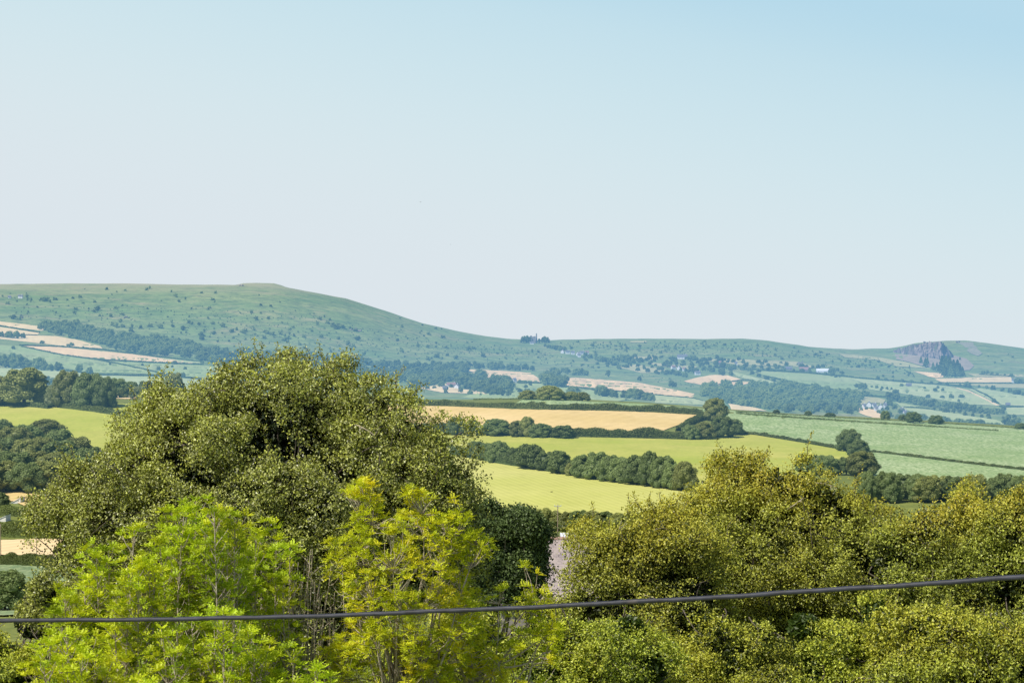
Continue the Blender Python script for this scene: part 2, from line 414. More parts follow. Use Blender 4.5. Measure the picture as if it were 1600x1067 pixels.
_ico = {}
def ico(sub):
    if sub not in _ico:
        import bmesh
        bm = bmesh.new(); bmesh.ops.create_icosphere(bm, subdivisions=sub, radius=1)
        _ico[sub] = (np.array([v.co[:] for v in bm.verts]), np.array([[v.index for v in f.verts] for f in bm.faces])); bm.free()
    return _ico[sub]

# ---- prototype trees for the fields and hills (unit height, base at origin)
def proto(seed, width, nlobe, ncard, card, sub=2, trunkh=0.16, low=0.0, small=1.0):
    st = np.random.default_rng(seed); V0, F0 = ico(sub)
    Vs = []; Ts = []; tint = []; o = 0; lob = []
    for i in range(nlobe):
        zz = (i + .5)/nlobe; a = i*2.399 + st.uniform(-.5, .5); rr = (1 - max(0, (zz-.3)/.75)**2)**.5*st.uniform(.7, 1.05); r = st.uniform(.17, .27)*small*(1 - .2*zz)
        lob.append((np.array([math.cos(a)*rr*.5*(1-r*1.3)*width, math.sin(a)*rr*.5*(1-r*1.3)*width, trunkh + low + r*.6 + zz*(1 - trunkh - low - 1.6*r)]), r*np.array([width**.7, width**.7, .9])*np.array([st.uniform(.9, 1.15), st.uniform(.9, 1.15), 1])))
    nout = len(lob)
    lob.append((np.array([0, 0, .48 + trunkh*.4]), np.array([width*.38, width*.38, .40])))
    for q, (c, r) in enumerate(lob):
        k = .86*(1 + .14*vnoise(V0*1.0, 3.0, c[0]*9) + .08*vnoise(V0, 8.0, c[1]*5))
        v = c + V0*r*k[:, None]; Vs.append(v); Ts.append(F0 + o); o += len(v); tint.append(.02 + .12*st.random(len(F0)))  # core tinted dark, painted shade inside the crown
    idx = st.integers(0, nout + (1 if st.random() < .5 else 0), ncard); C0 = np.array([l[0] for l in lob])[idx]; R0 = np.array([l[1] for l in lob])[idx]
    dr = norm(st.normal(size=(ncard, 3))); dr[:, 2] = np.where(dr[:, 2] < -.2, -dr[:, 2], dr[:, 2])
    gap = vnoise(dr, 4.5, 1) + .5*vnoise(dr, 9.0, 2)
    c = C0 + dr*R0*(1.0 + .12*gap + st.uniform(-.12, .16, ncard))[:, None]; nrm = norm(dr*.8 + np.array([0, 0, .35]) + st.normal(size=(ncard, 3))*.55); d = np.cross(nrm, norm(st.normal(size=(ncard, 3))))
    sz = card*st.uniform(.6, 1.3, ncard); lv, lq = leaves(c, d, nrm, sz, sz*st.uniform(.55, 1., ncard), .15)
    tt = np.clip(.34 + .38*dr[:, 2] + .16*gap + .3*(c[:, 2]-.5) + .22*st.normal(size=ncard), 0, 1)  # upper leaves tinted lighter, painting in sunlit tops
    Vs.append(lv); V = np.concatenate(Vs)
    V[:, 2] /= np.percentile(V[:, 2], 99.7); wx = np.percentile(np.abs(V[:, :2]), 99)*2; V[:, :2] *= width/wx
    return V, [lq + o, np.concatenate(Ts)], np.concatenate([tt] + tint)
def proto_mesh(name, *a, **k):
    V, Fs, t = proto(*a, small=.74, **k)
    return mesh_np(name, V, Fs, False, {'tint': ('FACE', t)})

FARP = [(11, 1.05, 11, 700, .10, 1, .04), (12, 1.25, 12, 760, .10, 1, .02), (13, .9, 9, 640, .10, 1, .06), (14, 1.45, 13, 800, .10, 1, .0), (15, 1.1, 9, 680, .11, 1, .03)]
far_raw = [proto(s, w, n, c, cs, sub, th) for s, w, n, c, cs, sub, th in FARP]
far_me = [mesh_np('tree_crown', V, Fs, False, {'tint': ('FACE', t)}) for V, Fs, t in far_raw]
BUSHP = [(21, 1.5, 5, 150, .16, 1, -.08), (22, 1.9, 6, 170, .15, 1, -.08), (23, 1.15, 5, 150, .16, 1, -.06)]
bush_raw = [proto(s, w, n, c, cs, sub, th) for s, w, n, c, cs, sub, th in BUSHP]
bush_me = [mesh_np('bush_crown', V, Fs, False, {'tint': ('FACE', t)}) for V, Fs, t in bush_raw]
conif_raw = []
def far_single(px, py, hpx, wf=1.0, kind='tree', sec='f', label='', group='', name=None, mat=None, rs=None):
    p = P(px, py, sec); D = p.y; h = hpx/F*D
    ms = far_me if kind == 'tree' else bush_me
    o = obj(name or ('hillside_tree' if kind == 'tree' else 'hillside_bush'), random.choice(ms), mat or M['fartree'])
    o.location = (p.x, p.y, p.z - .02*h); o.scale = (h*wf*random.uniform(.9, 1.1), h*wf*random.uniform(.9, 1.1), h)
    o.rotation_euler = (0, 0, random.uniform(0, 6.28))
    tag(o, label, 'tree' if kind == 'tree' else 'bush', group)
    return o
for m_ in far_me + bush_me: m_.materials.append(M['fartree'])

def scatter(poly, sx, sy, keep=1.0):
    xs = [p[0] for p in poly]; ys = [p[1] for p in poly]; out = []
    y = min(ys)
    while y <= max(ys):
        x = min(xs) + random.uniform(0, sx)
        while x <= max(xs):
            qx, qy = x + random.uniform(-.4, .4)*sx, y + random.uniform(-.5, .5)*sy
            if inside(poly, qx, qy) and random.random() < keep: out.append((qx, qy))
            x += sx
        y += sy
    return out

def wood_var(x, y): return .5*mnoise.noise((x/22., y/9., 3.3))
def stuff_mass(name, pts, hpx, raws, label, cat, wf=1.0, sec='f', mat=None):
    """pts of (px,py): one mesh holding a mass of crowns nobody could count"""
    Vs = []; Q = []; T3 = []; tq = []; t3 = []; o = 0
    for (x, y) in pts:
        V, Fs, t = raws[random.randrange(len(raws))]; p = P(x, y, sec); h = random.uniform(*hpx)/F*p.y
        a = random.uniform(0, 6.28); ca, sa = math.cos(a), math.sin(a); w = h*wf*random.uniform(.85, 1.2)
        v = np.stack([(V[:, 0]*ca - V[:, 1]*sa)*w, (V[:, 0]*sa + V[:, 1]*ca)*w, V[:, 2]*h - .02*h], 1) + np.array(p[:])
        Vs.append(v); Q.append(Fs[0] + o); T3.append(Fs[1] + o); o += len(v); k = random.uniform(-.3, .4) + wood_var(x, y)*1.3; h *= 1 + .45*wood_var(y, x); n = len(Fs[0])
        tq.append(np.clip(t[:n] + k, 0, 1)); t3.append(np.clip(t[n:] + k*.4, 0, 1))
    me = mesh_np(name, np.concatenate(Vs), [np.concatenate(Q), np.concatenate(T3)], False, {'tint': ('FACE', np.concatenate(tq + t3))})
    return tag(obj(name, me, mat or M['fartree']), label, cat, kind='stuff')

# woods on the far slopes
WOODS = [
    ('left hill-foot wood', [(58,516),(75,510),(120,510),(160,520),(220,531),(290,540),(345,552),(345,572),(310,563),(250,556),(200,551),(165,545),(150,537),(100,526)], 9, 4, (9, 15)),
    ('wood behind the big dark tree', [(345,552),(420,556),(520,560),(640,574),(730,577),(735,590),(700,600),(640,600),(560,590),(345,588)], 10, 5, (9, 15)),
    ('wood strip above the pink fields', [(620,572),(700,573),(760,574),(830,578),(880,582),(960,590),(1000,596),(1045,604),(1080,612),(1045,602),(960,590),(900,588),(830,580),(730,577)], 8, 3.5, (8, 13)),
    ('wood between the two pink fields', [(843,590),(884,592),(884,606),(850,604)], 9, 4, (12, 18)),
    ('wood left of the pink fields', [(640,590),(735,588),(800,600),(803,614),(770,622),(740,612),(700,598),(640,610)], 9, 5, (9, 16)),
    ('big wood right of the pink fields', [(1090,604),(1170,604),(1230,603),(1300,612),(1345,622),(1345,640),(1330,650),(1240,648),(1200,640),(1150,634),(1100,622)], 10, 4.5, (9, 15)),
    ('wood along the valley floor at right', [(1345,650),(1400,655),(1440,655),(1560,668),(1700,672),(1700,682),(1540,674),(1440,664)], 11, 5, (8, 14)),
]
ntree = 0
for k, (lab, poly, sx, sy, hp) in enumerate(WOODS):
    pts = scatter(poly, sx, sy)
    pts.sort(key=lambda q: -q[1])
    n_ind = min(len(pts)//4, 22)
    for q in pts[:n_ind]:
        far_single(*q, random.uniform(*hp)*1.08, 1.0, 'tree', 'f', 'round hazy tree on the lower edge of the %s' % lab, 'trees edging the %s' % lab); ntree += 1
    if len(pts) > n_ind:
        stuff_mass('woodland', pts[n_ind:], hp, far_raw, 'hazy blue green %s' % lab, 'woodland', 1.05)

# tree rows and hedgerow trees on the far slopes: (label, [(px,py,h)], )
ROWS = [
    ('small tree among the roofs of the valley village', [(1354,641,6),(1362,640,5),(1371,639,5),(1379,642,6),(1386,641,7),(1373,646,6),(1346,642,6)]),
    ('dark tree in the grove above the pale pasture at the left edge', [(-14,575,18),(4,575,21),(16,575,17),(27,575,20),(38,575,15),(47,576,12),(20,560,9),(32,561,8),(60,578,20),(70,579,11),(79,580,11),(-30,573,16)]),
    ('small leaning tree alone on the left hedge line', [(92,580,13)]),
    ('pair of small round trees on the left hedge line', [(124,582,13),(140,585,12)]),
    ('hazy tree between the tan stubble fields on the left', [(2,527,9),(14,528,11),(26,529,12),(36,529,9),(66,537,5),(112,541,6),(106,541,4),(130,544,3)]),
    ('low tree behind the left crest trees', [(5,600,12),(72,602,14),(82,602,12),(286,590,8)]),
    ('tree lining the bottom of the second pink field', [(895,618,15),(905,620,9),(935,617,14),(943,620,17),(952,620,13),(960,622,12),(978,622,13),(988,623,17),(1000,624,16),(1010,625,12),(1018,626,10)]),
    ('tree by the white cottage in the valley', [(812,600,7),(819,600,6),(800,606,8),(775,606,18),(765,608,16),(752,612,18),(740,604,14),(728,600,10),(783,616,14),(795,618,10)]),
    ('tree beside the red roofed farmhouse', [(700,588,9),(712,606,11),(690,605,10),(720,614,8),(675,602,10),(735,617,8)]),
    ('dark tree in the clump on the skyline saddle', [(818,535.5,9.5),(822,535.5,11),(826,535.8,10),(842,536,7),(848,535.6,8),(851,535.6,10),(854,535.8,9)]),
    ('tree in the copse just below the saddle', [(852,542,5),(858,544,6),(864,545.5,7),(870,547,8),(876,549,9),(881,549,8),(893,546,5)]),
    ('tree in the belt right of the white village', [(915,557,7),(922,560,7),(931,558,7),(938,565,9),(946,566,8),(954,568,9),(962,571,8),(975,566,12),(983,567,11),(990,568,8),(930,552,4),(967,577,7)]),
    ('tree among the scattered cottages on the right slope', [(1003,566,6),(1015,570,5),(1038,573,8),(1046,574,6),(1080,583,12),(1088,585,10),(1060,587,8),(1070,590,8),(1100,580,9),(1112,581,8),(1120,570,6),(1130,576,10),(1138,578,9),(1146,577,8),(1128,587,9),(1142,587,8),(1104,570,6),(1075,563,7),(1082,563,7),(1160,578,7),(1172,580,6),(1185,582,6)]),
    ('tree in the belt below the dry upper pasture', [(1165,573,5),(1178,575,6),(1190,576,6),(1202,577,5),(1214,577,6),(1226,579,5),(1240,581,5),(1300,588,6),(1316,588,4),(1290,586,5),(1306,590,5)]),
    ('hedgerow tree on the lane down the right slope', [(1175,585,6),(1186,589,6),(1198,593,6),(1209,596,6),(1222,600,5),(1236,603,6),(1248,605,7),(1258,606,6),(1275,611,5),(1290,611,6),(1306,616,8),(1317,617,10),(1328,618,7),(1360,620,5),(1284,609,5)]),
    ('tree in the small belt inside the broad pale pasture', [(1340,606,7),(1348,608,10),(1356,618,7),(1350,617,8),(1345,605,5),(1362,606,4),(1370,607,5),(1378,608,4),(1386,609,5),(1393,609,4),(1341,619,6)]),
    ('round tree in the long row above the village', [(1390,624,12),(1400,627,13),(1412,628,10),(1420,630,12),(1432,632,12),(1440,634,14),(1448,635,11),(1458,636,13),(1466,637,10),(1476,638,11),(1486,640,12),(1497,642,14),(1508,643,14),(1520,645,13),(1531,646,12),(1543,646,9),(1554,647,10),(1566,647,9),(1390,635,10),(1398,640,9),(1408,646,8),(1460,641,7),(1476,645,8),(1490,646,9)]),
    ('tree lower down below the long tree row', [(1508,650,7),(1520,651,6),(1534,653,6),(1546,655,5),(1425,654,8),(1440,657,7),(1470,660,10),(1480,661,9),(1500,662,7),(1520,664,8),(1535,665,7),(1550,667,7)]),
    ('tree at the right end of the pale fields', [(1572,664,14),(1583,666,12),(1592,662,10),(1610,664,12),(1576,655,8)]),
    ('tree along the right hand field boundary', [(1514,604,6),(1530,607,6),(1542,608,6),(1552,610,8),(1566,612,7),(1578,614,8),(1590,617,9),(1600,619,9),(1612,620,9),(1500,604,5),(1510,604,5)]),
    ('round tree alone by the track on the right', [(1512,605,9),(1553,629,7)]),
    ('tree in the group below the right hand hill', [(1590,600,10),(1598,600,9),(1606,600,9),(1543,585,7),(1550,586,6),(1536,584,5),(1558,586,4),(1570,587,3),(1580,587,4)]),
    ('low tree under the green bracken bank', [(1372,593,6),(1384,595,5),(1395,596,4),(1410,597,5),(1424,598,5),(1440,598,5),(1455,599,4),(1468,601,5),(1480,603,6),(1380,589,4),(1395,590,4),(1312,590,4)]),
]
for lab, L in ROWS:
    for (x, y, h) in L:
        far_single(x, y, h*1.06, random.uniform(.9, 1.1), 'tree', 'f', 'hazy ' + lab if not lab.startswith(('dark', 'pair', 'small', 'round', 'low', 'hazy')) else lab, lab.replace('tree', 'trees', 1)); ntree += 1

# conifer dark clump in front of the quarry
def conifer_proto(seed):
    st = np.random.default_rng(seed); n = 520; t = st.random(n)**.8; a = st.uniform(0, 6.28, n)
    r = (1-t)*.24*(1 + .25*np.sin(t*34)) + .01
    c = np.stack([np.cos(a)*r, np.sin(a)*r, .08 + t*.92], 1); out = norm(np.stack([np.cos(a), np.sin(a), np.full(n, .4)], 1))
    nrm = norm(out + st.normal(size=(n, 3))*.4); V, q = leaves(c, norm(out + np.array([0, 0, -.9])), nrm, .12, .07)
    V0, F0 = ico(1); z = (V0[:, 2]+1)/2
    core = np.stack([V0[:, 0]*(1-z)*.34, V0[:, 1]*(1-z)*.34, .06 + z*.9], 1)
    V2 = np.concatenate([V, core]); return mesh_np('conifer', V2, [q, F0 + len(V)], False, {'tint': ('FACE', np.concatenate([st.random(n)*.5, np.zeros(len(F0))]))})
con = [conifer_proto(s) for s in (31, 32)]
for (x, y, h, lab) in [(1439,568,11,0),(1446,574,15,0),(1449,571,13,0),(1458,579,13,1),(1464,578,12,1),(1472,584,28,1),(1478,586,30,1),(1484,588,30,1),(1490,588,26,1),(1496,588,26,1),(1500,588,20,1),(1476,590,20,1),(1486,591,22,1),(1495,591,20,1),(1504,590,17,1),(1500,563,6,0),(1466,580,8,1),(1421,576,6,0)]:
    p = P(x, y, 'f'); hh = h/F*p.y; o = obj('conifer_tree', random.choice(con), M['fartree']); o.location = p; o.scale = (hh*1.1, hh*1.1, hh); o.rotation_euler = (0, 0, random.uniform(0, 6))
    tag(o, 'dark conifer in the tall clump below the quarry face' if lab else 'dark conifer scattered at the foot of the quarry spoil', 'conifer', 'conifers below the quarry' if lab else 'conifers on the quarry spoil')

# bushes on the open hill
BUSHES = [
    ('small dark bush on the upper slope of the left hill', [(30,455),(75,458),(130,452),(250,450),(330,452),(430,465),(500,490),(560,520),(560,530),(400,512),(200,500),(0,492),(0,462)], 26, 6, .55, (2.2, 5.2)),
    ('dark bush on the lower slope of the left hill', [(180,500),(330,506),(480,520),(640,540),(760,548),(840,560),(840,572),(700,566),(520,556),(380,546),(330,535),(230,525),(160,508)], 20, 6, .6, (3, 7)),
    ('dark bush on the spur running down to the saddle', [(600,500),(700,530),(800,540),(900,566),(960,582),(900,580),(800,562),(700,546),(620,530)], 17, 4.2, .6, (2, 4.5)),
    ('dark bush on the ridge right of the saddle', [(870,535),(1100,534),(1210,540),(1300,552),(1290,562),(1150,556),(1000,552),(900,548)], 12, 3.6, .75, (2, 4.5)),
    ('low scrub bush on the bank below the quarry', [(1270,553),(1380,560),(1420,575),(1440,590),(1380,585),(1290,572)], 13, 4, .75, (2.5, 5)),
    ('small bush on the green hill right of the quarry', [(1530,550),(1600,552),(1690,560),(1690,580),(1560,575)], 26, 7, .7, (2, 4.5)),
]
nb = 0
extra = []
for lab, poly, sx, sy, keep, hp in BUSHES:
    sc_ = [q for q in scatter(poly, sx*.8, sy*.75, keep) if mnoise.noise((q[0]/42, q[1]/9, 1.5)) > -.08 or random.random() < .15]; random.shuffle(sc_); lim = int(len(sc_)*.6); extra += sc_[lim:]
    for q in sc_[:lim]:
        h = random.uniform(*hp); h = h if random.random() < .8 else h*1.3
        far_single(*q, h, random.uniform(.7, 1.0), 'bush', 'f', lab, lab.replace('bush', 'bushes', 1)); nb += 1
for (x, y, h, w) in [(72,471,7,1.3),(66,470,6,1),(86,469,5,1),(42,466,7,.8),(48,470,6,.8),(105,470,4,1),(114,467,4,1),(152,485,8,.9),(147,488,5,1),(116,490,5,1),(180,483,5,1),(20,498,7,1.3),(30,500,6,1),(348,511,7,1),(286,516,8,1),(270,511,5,1),(362,519,6,1),(380,521,7,1),(315,530,12,1),(181,512,9,1),(205,519,9,1),(176,510,8,.8),(500,500,6,1),(532,513,9,1.1),(520,510,7,1),(525,514,8,1),(512,506,6,1),(502,528,6,1),(418,522,7,1),(445,533,6,1),(438,523,6,1),(556,518,5,1),(628,551,9,.9),(621,533,5,1),(732,548,8,1),(755,558,8,.9),(740,546,5,1),(625,498,2.5,1),(660,509,3,1),(681,514,3,1),(690,515,2.5,1),(1212,548,5,1),(1247,552,6,.7),(1222,562,5,1)]:
    far_single(x, y, h, w*.95, 'bush', 'f', 'larger dark thorn bush standing out on the open hillside', 'larger thorn bushes on the open hillsides'); nb += 1
pts = scatter([(0,480),(150,478),(300,478),(480,490),(620,520),(760,540),(900,570),(850,574),(600,552),(350,535),(200,512),(60,505)], 9, 3.4, .5) \
    + scatter([(870,536),(1200,538),(1290,560),(1000,556),(900,550)], 7, 2.6, .6) + scatter([(1260,552),(1400,565),(1430,588),(1290,572)], 7, 2.6, .7) \
    + scatter([(960,575),(1080,598),(1090,612),(1045,602),(985,588)], 7, 2.6, .8) + scatter([(330,500),(620,530),(760,556),(560,548),(400,535)], 10, 4, .3) \
    + scatter([(650,536),(840,546),(900,562),(700,552)], 7, 2.4, .7)
stuff_mass('hillside_scrub', pts, (.8, 2.1), bush_raw, 'fine dark gorse and scrub dotting the green hillsides', 'scrub', .9)
valley = scatter([(900,556),(1100,560),(1290,572),(1340,590),(1250,583),(1160,579),(1080,590),(1000,582),(930,572)], 8, 3, .5) + scatter([(1340,596),(1500,606),(1560,632),(1600,640),(1590,660),(1440,640),(1390,630)], 12, 4, .22) + scatter([(640,590),(800,596),(880,612),(760,622),(650,612)], 12, 4, .3) + scatter([(0,530),(330,570),(300,610),(0,610)], 30, 8, .2)
stuff_mass('valley_trees', valley, (3.5, 7.5), far_raw, 'small hazy trees and thickets scattered between the far fields', 'trees', 1.0)
stuff_mass('hillside_scrub', extra, (1.8, 3.6), bush_raw, 'scattered low thorn scrub on the open hillsides', 'scrub', .8)
print('far trees', ntree, 'bushes', nb, 'scrub', len(pts))

# ------------------------------------------------------------------ hedges
def hedge(line, hpx, wid, sec, label, group=None, card=None, mat=None, dens=1.0, name='hedge', core=True):
    """line of photo positions at the foot; hpx height in photo px; a bank of leaves around a lumpy core"""
    pts = resample(line, 3.0 if sec == 'n' else 4.0, 0, False); W = [np.array(P(p[0], p[1], sec)[:]) for p in pts]
    W = np.array(W); dm = W[:, 1].mean(); h = hpx/F*dm
    t = norm(np.gradient(W, axis=0)); s = np.stack([-t[:, 1], t[:, 0], np.zeros(len(t))], 1); s = norm(s)
    s = np.where((s[:, 1] > 0)[:, None], -s, s)
    k = len(W); hh = h*(1 + .22*vnoise(W, 1/(h*2.2), 1.7) + .12*vnoise(W, 1/(h*.7), .7)); ww = wid*(1 + .15*vnoise(W, 1/(h*2), 3))
    a = np.linspace(0, math.pi, 7); prof = np.stack([np.cos(a), np.sin(a)**.7], 1)
    ring = W[:, None] + s[:, None]*(prof[None, :, 0]*ww[:, None]*.5)[..., None]*.82
    ring[:, :, 2] += prof[None, :, 1]*hh[:, None]*.74 - .15
    V = ring.reshape(-1, 3); i, j = np.meshgrid(np.arange(k-1), np.arange(6), indexing='ij'); q = np.stack([i*7+j, i*7+j+1, (i+1)*7+j+1, (i+1)*7+j], -1).reshape(-1, 4)
    card = card or max(.3, 1.7/F*dm)
    L = np.linalg.norm(np.diff(W, axis=0), axis=1).sum(); n = int(dens*3.6*L*(h*1.7+wid)/(card*card)); n = min(n, 60000)
    u = rng.random(n)*(k-1.001); iu = u.astype(int); f = (u-iu)[:, None]
    base = W[iu]*(1-f) + W[iu+1]*f; sd = s[iu]; th = np.arccos(rng.uniform(-.75, 1, n)); hq = hh[iu]; wq = ww[iu]
    rr = rng.uniform(.78, 1.12, n) + .12*vnoise(base, 1/(h*.6), 3)
    c = base + sd*(np.cos(th)*wq*.5*rr)[:, None]; c[:, 2] += np.sin(th)**.7*hq*.9*rr - .1
    out = sd*np.cos(th)[:, None] + np.array([0, 0, 1.])*np.sin(th)[:, None]
    nr = norm(out + rng.normal(size=(n, 3))*.6); d = np.cross(nr, sph(n)); lv, lq = leaves(c, d, nr, card*rng.uniform(.7, 1.3, n), card*.8, .15)
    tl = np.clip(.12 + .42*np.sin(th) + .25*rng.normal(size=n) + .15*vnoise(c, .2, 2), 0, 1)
    me = mesh_np(name, np.concatenate([V, lv]), [q, lq + len(V)], False, {'tint': ('FACE', np.concatenate([np.full(len(q), .05), tl]))})
    return tag(obj(name, me, mat or (M['hedge'] if sec == 'n' else M['hedge_far'])), label, 'hedge', group)

for lab, line, h in [
    ('thin hedge between the two upper stubble fields, far left', [(-60,504),(0,509.5),(62,520)], 1.6),
    ('thin hedge under the second stubble strip, far left', [(-60,521),(0,523),(58,524)], 1.5),
    ('long dark hedge above the pink stubble strip', [(30,540),(92,542),(160,547),(240,557),(318,567)], 2.2),
    ('hedge along the lower edge of the pink stubble strip', [(34,542),(66,549),(100,556),(160,563),(240,567),(318,570)], 2.2),
    ('faint diagonal hedge between two pale green pastures', [(155,563),(200,572),(262,586)], 1.8),
    ('hedge under the left pastures beside the two round trees', [(100,580),(120,582),(160,587),(262,588),(330,594)], 2.6),
    ('hedge under the first pink field', [(790,597),(845,599),(884,606),(960,612),(1020,616)], 2.2),
    ('hedge below the second pink field', [(1018,617),(1050,620),(1085,623),(1110,630)], 1.8),
    ('curving hedge across the two pinkish fields', [(1110,605),(1135,598),(1160,594),(1178,595)], 1.5),
    ('hedge along the top of the broad pale pasture', [(1175,578),(1260,583),(1334,590)], 2.4),
    ('hedge under the broad pale pasture', [(1194,588),(1253,601),(1300,609),(1345,619),(1385,621)], 2.2),
    ('long hedge across the slope below the quarry', [(1330,590),(1400,596),(1480,602),(1515,606)], 2.0),
    ('hedge between the tan field and the right hand pasture', [(1470,598.5),(1530,599),(1600,600),(1680,602)], 1.5),
    ('hedge running down beside the sandy track', [(1515,606),(1540,617),(1560,631)], 1.5),
    ('hedge on the right above the last pale field', [(1562,636),(1600,637),(1680,638)], 2.4),
    ('short hedge above the village roofs', [(1409,636),(1436,637),(1460,640)], 1.5),
    ('dark hedge row below the green right slope', [(1530,586),(1570,588),(1585,589)], 2.0),
]:
    hedge(line, h, 3.5, 'f', lab, dens=.8)
# near hedges
hedge([(540,632),(700,635),(800,639),(900,641),(1000,643.5),(1098,649)], 10, 4, 'n', 'long dark hedge along the far side of the ripe wheat field')
hedge([(540,672),(690,677),(800,681),(900,683),(1000,685),(1075,687),(1110,684)], 14, 5, 'n', 'thick hedge between the ripe wheat and the lime green pasture')
hedge([(1060,674),(1080,662),(1105,652)], 9, 4, 'n', 'short sloping hedge at the right end of the ripe wheat field')
hedge([(1140,677),(1180,680),(1250,691),(1325,705)], 6, 2.5, 'n', 'dark hedge between the lime pasture and the leafy green crop')
hedge([(1150,647),(1260,655),(1400,664),(1560,674)], 3, 2, 'n', 'thin hedge across the top of the leafy green crop', dens=.7)
hedge([(1365,707),(1430,714),(1500,723),(1700,747)], 4.5, 2.2, 'n', 'hedge across the lower part of the leafy green crop')
hedge([(1150,644),(1300,653),(1450,661),(1700,677)], 2.2, 1.5, 'n', 'low hedge line on the crest behind the leafy crop', dens=.6)
hedge([(740,624),(820,624),(900,627)], 2, 2, 'n', 'low hedge on the crest behind the wheat field', dens=.6)
hedge([(-60,630),(0,633),(60,637),(78,639)], 8, 4, 'n', 'shaded hedge under the big rounded crest trees', mat=M['midtree_dark'])
hedge([(76,635),(110,638),(150,643),(200,650),(260,660)], 8, 4, 'n', 'trimmed sunlit hedge running down behind the lime pasture')
hedge([(690,706),(780,724),(900,743),(1000,757),(1075,767)], 17, 5, 'n', 'hedge bottom beneath the tree belt between the two pastures', mat=M['midtree_dark'])
hedge([(1250,715),(1300,722),(1340,735)], 7, 4, 'n', 'dark hedge at the lower right corner of the lime pasture', mat=M['midtree_dark'])
hedge([(-60,832),(0,837),(60,841),(110,843)], 22, 5, 'n', 'dull olive hedge above the small stubble plot, far left', card=.28)
hedge([(-60,804),(0,806),(70,807),(120,808)], 18, 5, 'n', 'bright green hedge between the white roof peaks, far left', card=.3)
hedge([(-60,880),(0,882),(70,886),(160,890)], 20, 4, 'n', 'weedy green hedge under the stubble plot, far left', card=.22)
hedge([(780,841),(870,842),(905,842),(1010,845)], 9, 4, 'n', 'light green undergrowth around the foot of the wooden pole', card=.25, mat=M['midtree_pale'])

# ------------------------------------------------------------------ individual trees on the near slope
MIDP = [(41, 1.0, 34, 9500, .044, 2, .04), (42, .85, 28, 8500, .046, 2, .05), (43, 1.3, 40, 11000, .042, 2, .0), (44, 1.1, 36, 9500, .044, 2, .02)]
mid_me = []
for s, w, n, c, cs, sub, th in MIDP: mid_me.append(proto_mesh('tree_crown', s, w, n, c, cs, sub, th))
def trunk_proto():
    st = []
    st.append((bent((0, 0, -.08), (.02, .01, .55), 6, .03, 0), np.linspace(.035, .015, 6)))
    for k in range(6):
        a = k*1.05 + .4; st.append((bent((.005*math.cos(a), .005*math.sin(a), .14 + .05*k), (.3*math.cos(a), .3*math.sin(a), .42 + .07*k), 5, .06), np.linspace(.014, .005, 5)))
    V, q = tubes(st, 6); return mesh_np('tree_trunk', V, [q], True)
mid_tr = trunk_proto()
mats_mid = {'m': 'midtree', 'd': 'midtree_dark', 'p': 'midtree_pale'}
mid_var = {}
def mid_tree(cx, top, bot, w, label, mat='d', group=None, name='field_tree', sec='n', protoi=None):
    p = P(cx, bot, sec); D = p.y; h = (bot-top)/F*D*1.03; wd = w/F*D
    i = random.randrange(len(mid_me)) if protoi is None else protoi
    key = (i, mat)
    if key not in mid_var:
        me = mid_me[i].copy(); me.materials.clear(); me.materials.append(M[mats_mid[mat]]); mid_var[key] = me
    e = empty(name, p, random.uniform(0, 6.28)); sx = wd/(MIDP[i][1])*1.12; e.scale = (sx, sx, h)
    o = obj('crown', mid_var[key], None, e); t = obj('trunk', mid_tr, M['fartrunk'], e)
    tag(e, label, 'tree', group); return e
if not mid_tr.materials: mid_tr.materials.append(M['fartrunk'])
